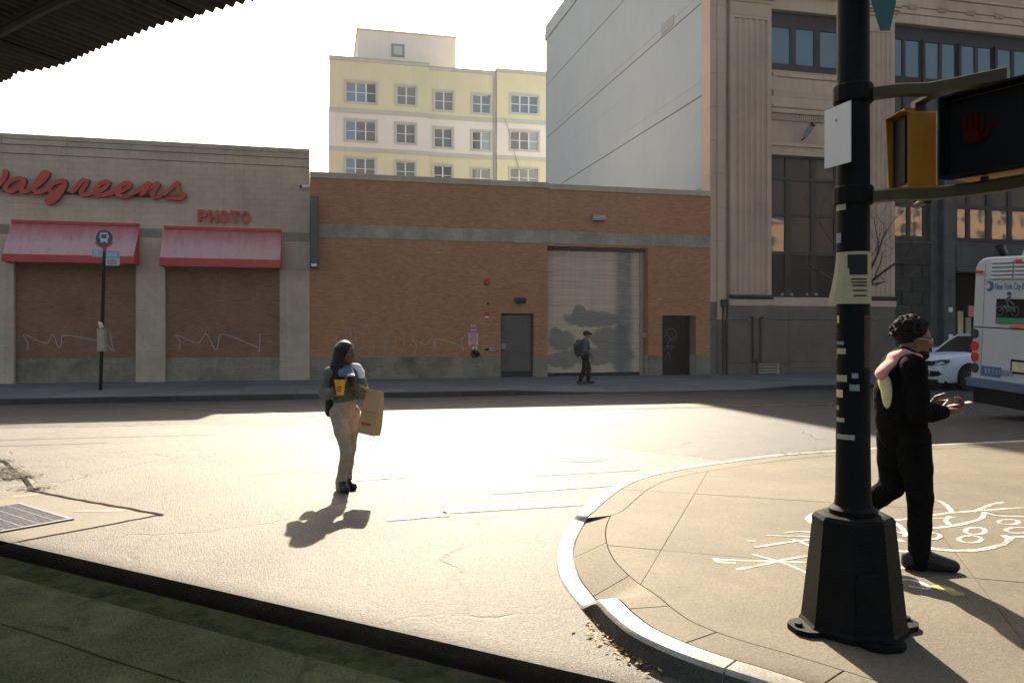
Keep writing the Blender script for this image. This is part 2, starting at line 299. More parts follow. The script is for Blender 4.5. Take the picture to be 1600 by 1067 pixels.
# ------------------------------------------------------------------ mesh helpers
class MB:
    def __init__(s): s.v = []; s.f = []; s.m = []; s.mi = 0
    def add(s, vs, fs):
        n = len(s.v); s.v += [tuple(v) for v in vs]
        for f in fs: s.f.append(tuple(i+n for i in f)); s.m.append(s.mi)
        return s
    def box(s, x0, x1, y0, y1, z0, z1):
        if x0 > x1: x0, x1 = x1, x0
        if y0 > y1: y0, y1 = y1, y0
        if z0 > z1: z0, z1 = z1, z0
        return s.add([(x0,y0,z0),(x1,y0,z0),(x1,y1,z0),(x0,y1,z0),(x0,y0,z1),(x1,y0,z1),(x1,y1,z1),(x0,y1,z1)],
                     [(0,3,2,1),(4,5,6,7),(0,1,5,4),(1,2,6,5),(2,3,7,6),(3,0,4,7)])
    def bbox(s, x0, x1, y0, y1, z0, z1, b=.01):
        "box whose front (-y) face is chamfered"
        return s.add([(x0,y1,z0),(x1,y1,z0),(x1,y1,z1),(x0,y1,z1),(x0,y0+b,z0),(x1,y0+b,z0),(x1,y0+b,z1),(x0,y0+b,z1),
                      (x0+b,y0,z0+b),(x1-b,y0,z0+b),(x1-b,y0,z1-b),(x0+b,y0,z1-b)],
                     [(8,9,10,11),(4,5,9,8),(5,6,10,9),(6,7,11,10),(7,4,8,11),(0,1,5,4),(1,2,6,5),(2,3,7,6),(3,0,4,7),(3,2,1,0)])
    def prism(s, poly, z0, z1):
        n = len(poly); a = sum(poly[i][0]*poly[(i+1)%n][1]-poly[(i+1)%n][0]*poly[i][1] for i in range(n))
        if a < 0: poly = poly[::-1]
        vs = [(x,y,z0) for x,y in poly]+[(x,y,z1) for x,y in poly]
        return s.add(vs, [tuple(range(n))[::-1], tuple(range(n,2*n))]+[(i,(i+1)%n,n+(i+1)%n,n+i) for i in range(n)])
    def prism_xz(s, poly, y0, y1):
        n = len(poly); a = sum(poly[i][0]*poly[(i+1)%n][1]-poly[(i+1)%n][0]*poly[i][1] for i in range(n))
        if a < 0: poly = poly[::-1]
        if y0 > y1: y0, y1 = y1, y0
        vs = [(x,y0,z) for x,z in poly]+[(x,y1,z) for x,z in poly]
        return s.add(vs, [tuple(range(n)), tuple(range(n,2*n))[::-1]]+[((i+1)%n,i,n+i,n+(i+1)%n) for i in range(n)])
    def prism_yz(s, poly, x0, x1):
        n = len(poly); a = sum(poly[i][0]*poly[(i+1)%n][1]-poly[(i+1)%n][0]*poly[i][1] for i in range(n))
        if a < 0: poly = poly[::-1]
        vs = [(x0,y,z) for y,z in poly]+[(x1,y,z) for y,z in poly]
        return s.add(vs, [tuple(range(n))[::-1], tuple(range(n,2*n))]+[(i,(i+1)%n,n+(i+1)%n,n+i) for i in range(n)])
    def tube(s, pts, rad, n=8, cap=True):
        pts = [Vector(p) for p in pts]; k = len(pts)
        rad = rad if isinstance(rad, (list, tuple)) else [rad]*k
        up = None; vs = []
        for i, p in enumerate(pts):
            t = (pts[min(i+1,k-1)]-pts[max(i-1,0)]).normalized()
            if up is None: up = Vector((0,0,1)) if abs(t.z) < .9 else Vector((1,0,0))
            a = t.cross(up).normalized(); b = a.cross(t); up = b
            for j in range(n):
                w_ = 2*math.pi*j/n; vs.append(p+(a*math.cos(w_)+b*math.sin(w_))*rad[i])
        fs = [(i*n+j,i*n+(j+1)%n,(i+1)*n+(j+1)%n,(i+1)*n+j) for i in range(k-1) for j in range(n)]
        if cap: fs += [tuple(range(n))[::-1], tuple(range((k-1)*n,k*n))]
        return s.add(vs, fs)
    def disc(s, c, axis, r, h, n=20):
        c = Vector(c); a = Vector(axis).normalized(); return s.tube([c, c+a*h], r, n)
    def lathe(s, prof, n=16, c=(0,0,0), ang=0, sx=1, sy=1):
        vs = []; k = len(prof)
        for r, z in prof:
            for j in range(n):
                t = 2*math.pi*j/n+ang; vs.append((c[0]+r*math.cos(t)*sx, c[1]+r*math.sin(t)*sy, c[2]+z))
        fs = [(i*n+j,i*n+(j+1)%n,(i+1)*n+(j+1)%n,(i+1)*n+j) for i in range(k-1) for j in range(n)]
        fs += [tuple(range(n))[::-1], tuple(range((k-1)*n,k*n))]
        return s.add(vs, fs)
    def quad(s, a, b, c, d): return s.add([a,b,c,d], [(0,1,2,3)])
    def loft(s, rings, cap=True):
        n = len(rings[0]); vs = [p for r in rings for p in r]
        fs = [(i*n+j,i*n+(j+1)%n,(i+1)*n+(j+1)%n,(i+1)*n+j) for i in range(len(rings)-1) for j in range(n)]
        if cap: fs += [tuple(range(n))[::-1], tuple(range((len(rings)-1)*n,len(rings)*n))]
        return s.add(vs, fs)
    def move(s, d): s.v = [(x+d[0],y+d[1],z+d[2]) for x,y,z in s.v]; return s
    def xf(s, m): s.v = [tuple(m @ Vector(v)) for v in s.v]; return s
def mk_mesh(mb, name, mats, smooth=None):
    me = bpy.data.meshes.new(name); me.from_pydata(mb.v, [], mb.f)
    mats = mats if isinstance(mats, (list, tuple)) else [mats]
    for m in mats: me.materials.append(m)
    if len(mats) > 1: me.polygons.foreach_set('material_index', mb.m)
    if smooth is not None:
        me.polygons.foreach_set('use_smooth', [True]*len(me.polygons)); me.set_sharp_from_angle(angle=R(smooth))
    me.update(); return me
def link(name, data, parent=None, loc=None, rot=None):
    o = bpy.data.objects.new(name, data); COL.objects.link(o)
    if parent is not None: o.parent = parent
    if loc is not None: o.location = loc
    if rot is not None: o.rotation_euler = rot
    return o
def setp(o, label=None, cat=None, group=None, kind=None):
    if label: o['label'] = label
    if cat: o['category'] = cat
    if group: o['group'] = group
    if kind: o['kind'] = kind
    return o
class Thing:
    def __init__(s, name, label=None, cat=None, at=(0,0,0), frame=WORLD, group=None, kind=None, rot=None):
        s.at = Vector(at); s.o = bpy.data.objects.new(name, None); COL.objects.link(s.o); s.o.empty_display_size = .2
        s.o.matrix_world = frame @ Matrix.Translation(s.at) @ (rot if rot is not None else Matrix.Identity(4))
        setp(s.o, label, cat, group, kind)
    def part(s, name, mb, mat, parent=None, smooth=None, kind=None, local=False):
        if not local: mb.move(-s.at)
        o = link(name, mk_mesh(mb, name, mat, smooth), parent or s.o)
        if kind: o['kind'] = kind
        return o
def solo(name, mb, mat, label=None, cat=None, at=(0,0,0), frame=WORLD, group=None, kind=None, smooth=None, rot=None, local=False):
    if not local: mb.move((-at[0],-at[1],-at[2]))
    o = link(name, mk_mesh(mb, name, mat, smooth))
    o.matrix_world = frame @ Matrix.Translation(at) @ (rot if rot is not None else Matrix.Identity(4))
    return setp(o, label, cat, group, kind)
def copy_tree(o, parent=None):
    c = o.copy(); COL.objects.link(c)
    if parent is not None: c.parent = parent
    for ch in o.children: copy_tree(ch, c)
    return c
def catmull(pts, n=6, closed=False):
    pts = [Vector(p) for p in pts]; out = []; k = len(pts)
    for i in range(k if closed else k-1):
        g = (lambda j: pts[j % k]) if closed else (lambda j: pts[max(0, min(k-1, j))])
        p0, p1, p2, p3 = g(i-1), g(i), g(i+1), g(i+2)
        for j in range(n):
            t = j/n
            out.append(.5*((2*p1)+(p2-p0)*t+(2*p0-5*p1+4*p2-p3)*t*t+(3*p1-p0-3*p2+p3)*t**3))
    if not closed: out.append(pts[-1])
    return out
def ribbon2(pts, wd):
    "2d polyline -> left and right offset points"
    L, Rr = [], []; k = len(pts)
    for i, p in enumerate(pts):
        t = (pts[min(i+1,k-1)]-pts[max(i-1,0)]); t = t.normalized() if t.length > 1e-6 else Vector((1,0))
        n = Vector((-t.y, t.x)); w_ = wd[i] if isinstance(wd, list) else wd
        L.append(p+n*w_/2); Rr.append(p-n*w_/2)
    return L, Rr

# ================================================================== GROUND, ROADS, PAVEMENTS
def V2(p): return Vector((p[0], p[1]))
def sheet(name, poly, z, mat, kind='structure', parent=None):
    mb = MB(); n = len(poly)
    a = sum(poly[i][0]*poly[(i+1)%n][1]-poly[(i+1)%n][0]*poly[i][1] for i in range(n))
    mb.add([(x,y,z) for x,y in (poly if a > 0 else poly[::-1])], [tuple(range(n))])
    o = link(name, mk_mesh(mb, name, mat), parent); o['kind'] = kind
    return o
sheet('ground', [(-320,-320),(320,-320),(320,320),(-320,320)], 0, road_mat)
KY = -6.5                                                     # street y of the far kerb face
def st(s, y): p = STREET @ Vector((s, y, 0)); return p.x, p.y
sheet('road', [st(-60,-24), st(60,-24), st(60,KY+.05), st(-60,KY+.05)], .004, road_mat)
seamA, seamB = G(600,678), G(1098,718)
sheet('side_road', [(-24,8.0), (-24,10.8), (-12,14.0), (-6,15.2), seamA, G(851,692), G(943,702), seamB, (8,8), (8,-10), (-24,-10)], .008, side_mat)

# tar seam between the two surfaces
def strip_sheet(name, pts, wd, z, mat, parent=None, kind='structure', n=5):
    pp = [V2(p) for p in pts]
    pp = [Vector((q.x, q.y)) for q in catmull([(p.x,p.y,0) for p in pp], n)] if n > 1 else pp
    L, Rr = ribbon2(pp, wd); mb = MB(); k = len(L)
    mb.add([(p.x,p.y,z) for p in L]+[(p.x,p.y,z) for p in Rr], [(i, k+i, k+i+1, i+1) for i in range(k-1)])
    o = link(name, mk_mesh(mb, name, mat), parent)
    if kind: o['kind'] = kind
    return o
strip_sheet('road_seam', [seamA, G(720,684), G(851,692), G(943,702), G(1020,711), seamB], .05, .012, kerb_mat)

# shade put into the ground colour, along the added deck's shadow edge
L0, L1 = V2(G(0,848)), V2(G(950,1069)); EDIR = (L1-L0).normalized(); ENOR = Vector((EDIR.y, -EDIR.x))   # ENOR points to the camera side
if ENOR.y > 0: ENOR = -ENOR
def shade_strip(a, b, t0=-4, t1=14): return [tuple(L0+EDIR*t0+ENOR*a), tuple(L0+EDIR*t1+ENOR*a), tuple(L0+EDIR*t1+ENOR*b), tuple(L0+EDIR*t0+ENOR*b)]
shade_fade = worn_paint('black_over_green', (.016, .019, .011), (.040, .048, .024), .46, .9, 0.0)
sheet('painted_shade_edge', shade_strip(-.02, .24), .012, black_shade_mat)  # black strip painted in to deepen the shadow's edge
sheet('painted_shade_fade', shade_strip(.24, .50), .012, shade_fade)  # fades the painted black shade into the green
sheet('green_shade_tint', shade_strip(.50, 1.62), .012, green_shade_mat)  # green cast of the shaded ground, painted in
sheet('painted_inner_shade', shade_strip(1.62, 2.9), .012, road_mat)  # dark strip put in for the deeper inner shade
jl = [tuple(L0+EDIR*t+ENOR*(1.04+random.uniform(-.006,.006))) for t in [i*.3-2 for i in range(40)]]
strip_sheet('ground_joint', jl, .008, .0145, tar_mat)
jl = [tuple(L0+EDIR*t+ENOR*(1.66+random.uniform(-.02,.02))) for t in [i*.4-2 for i in range(30)]]
strip_sheet('ground_joint', jl, .012, .0145, tar_mat)

# drain apron with its tar joints
ap = [G(-260,762), G(52,770), G(252,806), G(38,846), G(-260,905)]
sheet('drain_apron', ap, .012, apron_mat)
def wob(a, b, n=14, j=.012):
    a, b = V2(a), V2(b); return [tuple(a.lerp(b, i/n)+Vector((random.uniform(-j,j), random.uniform(-j,j)))) for i in range(n+1)]
strip_sheet('tar_joint', wob(G(50,769), G(253,806.5)), .05, .016, tar_mat, n=3)
strip_sheet('tar_joint', wob(G(250,806), G(30,848)), .016, .016, tar_mat, n=3)
worn_lt = worn_paint('worn_concrete', (.19, .17, .13), (.125, .11, .08), .5)
for (a, b, wd) in (((20,778),(62,773),.13), ((118,800),(196,799),.10)):
    strip_sheet('worn_patch', [G(*a), G((a[0]+b[0])/2, (a[1]+b[1])/2+.5), G(*b)], wd, .014, worn_lt)
strip_sheet('pavement_crack', [G(-12,716), G(6,722), G(18,734), G(30,742), G(38,750), G(46,760), G(52,769)], [.05]*31, .016, tar_mat)

# road markings
mk = white_road
def line(name, a, b, wd, mat, z=.012): return strip_sheet(name, [a, b], wd, z, mat, n=1)
line('road_line', G(165,631.5), G(520,651), .17, mk)
line('road_line', G(-60,655.5), G(95,653), .14, mk); line('road_line', G(115,668), G(212,665), .16, mk)
line('road_line', G(-80,690), G(340,679), .14, mk); line('road_line', G(-80,700), G(170,692), .14, mk)
s_, y_ = GS(1200,633)
for d in (0, -.22): line('centre_line', st(-2,y_+d), st(45,y_+d), .10, yellow_road)
for a, b, wd in (((835,742),(990,733),.26), ((765,770),(952,757),.26), ((690,800),(905,787),.22), ((600,812),(700,804),.2), ((520,753),(640,744),.2)):
    line('crosswalk_bar', G(*a), G(*b), wd, mk)
    a2, b2 = V2(G(*a)), V2(G(*b)); d = (b2-a2).normalized(); nn_ = Vector((d.y,-d.x))*(wd*.55+.01)
    strip_sheet('marking_crack', wob(a2+nn_, b2+nn_, 10, .02), .012, .0135, tar_mat, n=2)
# manhole cover
mx, my = G(905,716)
mh = Thing('manhole_cover', 'round iron manhole cover set in the bleached road', 'manhole cover', (mx,my,.012))
b = MB(); b.lathe([(.40,0),(.40,.004),(.345,.0042),(.34,.001)], 32, (mx,my,.0085)); mh.part('frame', b, side_mat)
b = MB(); b.lathe([(.335,0),(.335,.004),(.30,.0045)], 32, (mx,my,.0098)); mh.part('cover', b, side_mat)
# wandering road cracks
for pts in ([(390,744),(470,738),(520,741),(560,739)], [(640,690),(700,697),(760,694)], [(420,640),(520,655),(600,662)]):
    strip_sheet('road_crack', [Vector(G(u+random.uniform(-4,4), v)) for u, v in pts], .009, .0125, tar_mat, n=7)

# --- the near corner pavement: kerb, ramp strip, slabs
KH = .14
kp = [((34.0, 19.3), KH), ((16.0,14.4), KH), (G(1600,687,KH),KH), (G(1450,694,KH),KH), (G(1345,700,KH),KH), (G(1215,709,KH),KH), (G(1110,722,KH),KH), (G(1050,731,KH),KH),
      (G(1000,741,KH),KH), (G(960,756,KH),KH), (G(930,775,KH),KH), (G(908,794,.12),.125), (G(888,815,.04),.035), (G(872,842,.02),.022), (G(866,870,.02),.022), (G(871,900,.02),.022), (G(886,925,.02),.022),
      (G(905,945,.03),.030), (G(930,938,KH),KH), (G(952,961,KH),KH), (G(985,987,KH),KH), (G(1040,1014,KH),KH), (G(1110,1040,KH),KH), (G(1190,1065,KH),KH), ((1.75,3.05),KH), ((3.2,1.8),KH), ((6.0,-.6),KH), ((14,-7.5),KH)]
cr = catmull([(p[0], p[1], h) for p, h in kp], 6)
O = [Vector((p.x, p.y)) for p in cr]; Hh = [min(KH, max(.02, p.z)) for p in cr]
NI = []
for i in range(len(O)):
    t = (O[min(i+1,len(O)-1)]-O[max(i-1,0)]).normalized(); NI.append(Vector((-t.y, t.x)))     # left of travel = inside
kerbT = Thing('pavement_kerb', None, None, kind='structure')
KW, SW = .15, .40
nseg = 0; i = 0
while i < len(O)-1:
    j = i; ln = 0
    while j < len(O)-1 and ln < 1.45: ln += (O[j+1]-O[j]).length; j += 1
    rings = []
    for k in range(i, j+1):
        o_, n_, h = O[k], NI[k], Hh[k]; g = 0
        if k == i: o_ = o_+(O[k+1]-O[k]).normalized()*.006
        if k == j: o_ = o_-(O[k]-O[k-1]).normalized()*.006
        q = lambda d, z: (o_.x+n_.x*d, o_.y+n_.y*d, z)
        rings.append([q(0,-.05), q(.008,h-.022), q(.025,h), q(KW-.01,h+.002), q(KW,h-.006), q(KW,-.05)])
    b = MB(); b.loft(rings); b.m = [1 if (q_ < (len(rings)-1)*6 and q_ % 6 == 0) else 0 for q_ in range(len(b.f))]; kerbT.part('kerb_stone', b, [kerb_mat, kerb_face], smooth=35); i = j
walk = Thing('pavement', None, None, kind='structure')
i = 0
while i < len(O)-1:                                            # the strip behind the kerb; it slopes down at the ramp
    j = min(len(O)-1, i+14); rings = []
    for k in range(i, j+1):
        o_, n_, h = O[k], NI[k], Hh[k]
        if k == i: o_ = o_+(O[k+1]-O[k]).normalized()*.005
        if k == j: o_ = o_-(O[k]-O[k-1]).normalized()*.005
        q = lambda d, z: (o_.x+n_.x*d, o_.y+n_.y*d, z)
        rings.append([q(KW+.006,-.04), q(KW+.006,h-.002), q(SW-.002,KH-.002), q(SW-.002,-.04)])
    b = MB(); b.loft(rings); walk.part('border_slab', b, conc, smooth=30); i = j
inner = [O[k]+NI[k]*(SW+.006) for k in range(len(O))]
poly = [(p.x,p.y) for p in inner]+[(34,-7.5)]
def clip(poly, a, b):
    "keep the part of poly on the left of a->b"
    out = []; n = len(poly)
    sd = lambda p: (b[0]-a[0])*(p[1]-a[1])-(b[1]-a[1])*(p[0]-a[0])
    for i in range(n):
        p, q = poly[i], poly[(i+1)%n]; sp, sq = sd(p), sd(q)
        if sp >= 0: out.append(p)
        if (sp >= 0) != (sq >= 0):
            t = sp/(sp-sq); out.append((p[0]+(q[0]-p[0])*t, p[1]+(q[1]-p[1])*t))
    return out
def area(p): return sum(p[i][0]*p[(i+1)%len(p)][1]-p[(i+1)%len(p)][0]*p[i][1] for i in range(len(p)))/2
b = MB(); b.prism(poly, .02, .127); walk.part('bedding', b, joint_mat)
A2, N2 = Vector((.944,-.33)), Vector((.33,.944))
for qi in range(-3, 6):
    q0 = 5.93+2.21*qi
    for pi_ in range(-4, 9):
        p0 = -.9+2.05*pi_
        g = .005
        h_ = .0022; cs = [A2*(p0+h_)+N2*(q0+g), A2*(p0+2.05-h_)+N2*(q0+g), A2*(p0+2.05-h_)+N2*(q0+2.21-g), A2*(p0+h_)+N2*(q0+2.21-g)]
        c = list(poly)
        for k in range(4):
            c = clip(c, cs[k], cs[(k+1)%4])
            if not c: break
        if not c or abs(area(c)) < .03: continue
        cl = [c[0]]
        for p in c[1:]:
            if (V2(p)-V2(cl[-1])).length > .004: cl.append(p)
        if (V2(cl[0])-V2(cl[-1])).length < .004: cl.pop()
        zt = KH-.003+random.uniform(-.0012,.0012)
        b = MB(); b.prism(cl, .06, zt); walk.part('paving_slab', b, conc)

# painted drawing on the slabs
draw = Thing('pavement_drawing', None, None, kind='structure')
def chalk_stroke(pts, wd, mat=chalk, k=[0]):
    k[0] += 1; z = KH-.0013+.0002*(k[0] % 12)
    pp = [Vector(G(u, v, KH)) for u, v in pts]
    cc = [Vector((q.x,q.y)) for q in catmull([(p.x,p.y,0) for p in pp], 7)]
    L, Rr = ribbon2(cc, [wd*random.uniform(.8,1.2) for _ in cc]); b = MB(); n = len(L)
    b.add([(p.x,p.y,z) for p in L]+[(p.x,p.y,z) for p in Rr], [(i, n+i, n+i+1, i+1) for i in range(n-1)])
    draw.part('painted_stroke', b, mat)
for pts, wd in (
    ([(1310,797),(1280,800),(1264,808),(1272,817),(1300,822)], .055),
    ([(1119,873),(1160,875),(1210,876),(1265,878),(1300,879)], .028), ([(1117,871),(1124,877),(1150,879)], .035),
    ([(1176,865),(1200,872),(1228,880),(1262,895)], .032), ([(1152,889),(1190,882),(1225,874),(1275,866)], .035),
    ([(1198,836),(1230,837),(1275,838)], .028), ([(1178,855),(1215,849),(1245,845),(1275,842)], .034), ([(1226,832),(1250,830),(1290,833)], .028), ([(1236,842),(1250,846),(1268,854)], .032), ([(1168,845),(1180,844)], .035),
    ([(1352,766),(1375,765),(1400,763)], .035), ([(1440,776),(1465,781),(1480,790),(1488,800)], .045), ([(1442,788),(1455,790)], .04),
    ([(1400,812),(1440,807),(1480,801),(1530,797),(1600,792),(1660,788)], .038), ([(1520,799),(1540,791),(1555,786),(1568,784)], .04),
    ([(1440,810),(1478,809),(1492,807)], .028), ([(1536,799),(1560,805),(1600,806),(1660,807)], .035), ([(1484,820),(1478,812),(1485,806)], .04),
    ([(1538,800),(1532,810),(1500,819),(1465,824),(1420,826)], .045), ([(1440,852),(1460,857),(1500,860),(1540,857),(1568,849),(1578,840),(1566,836)], .055), ([(1568,839),(1600,838),(1660,836)], .035),
    ([(1390,815),(1400,818),(1410,826),(1416,838)], .045), ([(1395,829),(1410,833)], .04), ([(1398,840),(1412,846)], .04), ([(1400,859),(1412,861)], .04), ([(1398,884),(1412,886),(1420,883)], .07),
    ([(1350,816),(1375,812),(1400,812)], .04),
    ([(1392,906),(1420,905),(1445,912),(1450,919),(1420,915)], .03)):
    chalk_stroke(pts, wd)
for (u, v, ru, rv) in ((1576,815,16,4), (1524,829,16,5.5), (1591,828,19,4.5), (1516,842,18,5.5), (1454,837,16,5), (1640,820,16,4)):
    chalk_stroke([(u+ru*math.cos(t*math.pi/4), v+rv*math.sin(t*math.pi/4)) for t in range(9)], .035)
chalk_stroke([(1460,914),(1480,921),(1500,930)], .10, chalk_y)

# --- the far pavement along the shopfronts
fw = Thing('far_pavement', None, None, frame=STREET, kind='structure')
FH = .15; sA, sB = SS(905,KY), SS(1172,KY)
def drop(s): 
    if s < sA-1.1 or s > sB+1.1: return 0
    return max(0, min(1, min((s-sA+1.1)/1.1, (sB+1.1-s)/1.1)))
b = MB(); b.box(-40,50,KY+.16,.6,0,.02); fw.part('bedding', b, joint_mat)
s = -33.0
while s < 44:
    for r in range(4):
        y0, y1 = KY+.17+r*1.58, KY+.17+(r+1)*1.58
        if r == 3: y1 = .3
        d0 = [.11*drop(x) if r == 0 else 0 for x in (s, s+1.5)]
        g = .006; zt = FH+random.uniform(-.003,.003)
        b = MB(); b.add([(s+g,y0+g,.01),(s+1.5-g,y0+g,.01),(s+1.5-g,y1-g,.01),(s+g,y1-g,.01),(s+g,y0+g,zt-d0[0]),(s+1.5-g,y0+g,zt-d0[1]),(s+1.5-g,y1-g,zt),(s+g,y1-g,zt)],
                        [(0,3,2,1),(4,5,6,7),(0,1,5,4),(1,2,6,5),(2,3,7,6),(3,0,4,7)])
        fw.part('paving_slab', b, conc_far)
    d = [.125*drop(x) for x in (s, s+1.5)]
    b = MB(); b.loft([[(s+g2, KY, -.03), (s+g2, KY+.01, FH-.015-d[q]), (s+g2, KY+.03, FH-d[q]), (s+g2, KY+.16, FH-d[q]), (s+g2, KY+.16, -.03)] for q, g2 in ((0,.006),(1,1.494))])
    fw.part('kerb_stone', b, kerb_far)
    s += 1.5

# drain grate at the left
gp = [V2(G(-90,790)), V2(G(32,788.5)), V2(G(116,814)), V2(G(-10,836))]
gt = Thing('drain_grate', 'rectangular galvanised drain grate in a concrete apron', 'drain grate', (*((gp[0]+gp[1]+gp[2]+gp[3])/4), .012))
c0 = gp[1]; ex = (gp[2]-gp[1]); ey = (gp[0]-gp[1]); ex.normalize(); ey = Vector((ex.y,-ex.x)); ey = ey if ey.x < 0 else -ey
LX, LY = (gp[2]-gp[1]).length, 1.25
def gq(a0, a1, b0, b1): return [tuple(c0+ex*a0+ey*b0), tuple(c0+ex*a1+ey*b0), tuple(c0+ex*a1+ey*b1), tuple(c0+ex*a0+ey*b1)]
b = MB(); b.prism(gq(0,LX,0,LY), .013, .0145); gt.part('pit', b, ink)
b = MB()
for q in (gq(0,LX,0,.04), gq(0,LX,LY-.04,LY), gq(0,.04,.04,LY-.04), gq(LX-.04,LX,.04,LY-.04)): b.prism(q, .014, .026)
gt.part('frame', b, grate_mat)
n = int(LX/.05)
for k in range(1, n):
    b = MB(); b.prism(gq(k*LX/n-.009,k*LX/n+.009,.04,LY-.04), .015, .024); gt.part('bar', b, grate_mat)
for k in range(1, 9):
    b = MB(); b.prism(gq(.04,LX-.04,k*LY/9-.006,k*LY/9+.006), .016, .0225); gt.part('cross_bar', b, grate_mat)

# dry leaves in the gutter, weeds in the crack, scraps
def litter(name, label, centres, n, size, mat, spread, z):
    b = MB()
    for _ in range(n):
        c = random.choice(centres); x, y = c[0]+random.gauss(0,spread), c[1]+random.gauss(0,spread); a = random.uniform(0,6.28); l = size*random.uniform(.5,1.3)
        zz = z+random.uniform(.004,.02); dx, dy = math.cos(a)*l, math.sin(a)*l; t = random.uniform(-.4,.4)*l
        b.add([(x-dx,y-dy,zz),(x+dy*.5,y-dx*.5,zz+abs(t)*.5),(x+dx,y+dy,zz+t*.3+.004),(x-dy*.5,y+dx*.5,zz+abs(t)*.4)], [(0,1,2,3)])
    o = link(name, mk_mesh(b, name, mat)); o['kind'] = 'stuff'; o['label'] = label; o['category'] = 'litter'
cs = [G(u-12, v+2) for u, v in ((948,975),(955,985),(965,995),(975,1003),(990,1012),(1005,1020),(1020,1030),(1035,1040),(985,1012),(1000,1024))]
litter('leaf_litter', 'dry yellow leaf litter lying in the gutter by the raised kerb', cs, 240, .019, leaf_mat, .06, .010)
cs = [G(u, v) for u, v in ((2,722),(10,733),(18,742),(28,748),(12,748),(22,744),(34,747),(54,765),(5,738))]
litter('crack_debris', 'dark weeds and crumbs filling the crack at the left edge of the road', cs, 800, .028, weed_mat, .085, .012)
cs = [G(u, v, KH) for u, v in ((1215,709),(1230,708),(1250,707),(1280,705),(1300,704))]
litter('kerb_debris', 'thin line of dark crumbs along the back kerb of the corner', cs, 60, .035, weed_mat, .07, KH)

# ================================================================== BUILDINGS ALONG THE FAR SIDE
def wall_holes(mb, s0, s1, z0, z1, holes, y0, y1):
    xs = sorted({s0, s1, *[x for h in holes for x in h[:2] if s0 < x < s1]}); zs = sorted({z0, z1, *[z for h in holes for z in h[2:] if z0 < z < z1]})
    for j in range(len(zs)-1):
        run = None
        for i in range(len(xs)-1):
            cx, cz = (xs[i]+xs[i+1])/2, (zs[j]+zs[j+1])/2
            inh = any(h[0] < cx < h[1] and h[2] < cz < h[3] for h in holes)
            if not inh: run = [xs[i], xs[i+1]] if run is None else [run[0], xs[i+1]]
            if (inh or i == len(xs)-2) and run: mb.box(run[0], run[1], y0, y1, zs[j], zs[j+1]); run = None
    return mb
def block_rects(s0, s1, z0, z1, bw, bh, g=.0016):
    out = []; r = 0; z = z0
    n = max(1, round((z1-z0)/bh)); bh = (z1-z0)/n
    for r in range(n):
        z = z0+r*bh; s = s0-(bw/2 if r % 2 else 0)
        while s < s1-.02:
            a, b_ = max(s, s0), min(s+bw, s1)
            if b_-a > .05: out.append((a+g, b_-g, z+g, z+bh-g))
            s += bw
    return out
def lay(t, name, rects, y, dep, mat, b_=.002, individual=True, jit=.001):
    if individual:
        for a, c, d, e in rects:
            j = random.uniform(-jit, jit); mb = MB(); mb.bbox(a, c, y+j, y+dep, d, e, b_); t.part(name, mb, mat)
    else:
        mb = MB()
        for a, c, d, e in rects:
            j = random.uniform(-jit, jit); mb.bbox(a, c, y+j, y+dep, d, e, b_)
        t.part(name, mb, mat, kind='stuff')

# ---------------- the store
SR = SS(484); GZ = .15
st_top = ZZ(484,234); 
store = Thing('store_building', 'low tan block store with bricked-up bays under two red awnings', 'building', ((SR-12),0,0), STREET)
SL = -27.0
pil = [(SS(-90), SS(22)), (SS(212), SS(258)), (SS(437), SR)]
bays = [(SS(22), SS(212)), (SS(258), SS(437))]
ZB, ZT = GZ+.8, GZ+4.2
b = MB(); wall_holes(b, SL, SR-.004, 0, st_top-.30, [(a, c, -1, ZT) for a, c in bays], .06, .5); store.part('wall', b, mortar_mat)
b = MB(); b.box(SL, SR-.02, .5, 24, 0, st_top-.9); store.part('roof_block', b, mortar_mat)
for a, c in bays:
    b = MB(); b.box(a-.1, c+.1, .17, .45, ZB, ZT+.05); store.part('brick_infill', b, brick_rec)
    lay(store, 'base_block', block_rects(a+.003, c-.003, GZ, ZB, .40, .20), .15, .2, base_block)
for k, (a, c) in enumerate(pil):
    lay(store, 'pier_block', block_rects(a, c, GZ, ZT, .40, .20), 0, .1, block_mat, individual=k > 0)
lay(store, 'pier_block', block_rects(SL, SS(-90)-.01, GZ, ZT, .40, .20), 0, .1, block_mat, individual=False)
zj = ZZ(484,262)
lay(store, 'wall_block', block_rects(SL, SR, ZT, zj-.01, .40, .20), 0, .1, block_mat, individual=False)
lay(store, 'frieze_block', block_rects(SL, SR, zj+.01, st_top-.34, 1.2, st_top-.34-zj-.01), -.015, .1, block_mat, individual=True)
zc = ZZ(320,366)
for a, c in ((SS(-90), SS(15)), (SS(219), SS(253)), (SS(442), SR-.005)):
    b = MB(); b.bbox(a, c, -.012, .05, zc-.16, zc+.14, .01); store.part('ledge_band', b, base_block)
for k in range(14):
    a = SR-1.9*(k+1)
    b = MB(); b.bbox(a+.005, a+1.895, -.06, .52, st_top-.33, st_top-.16, .01); b.bbox(a+.005, a+1.895, -.09, .54, st_top-.158, st_top, .012); store.part('coping_stone', b, coping_mat)
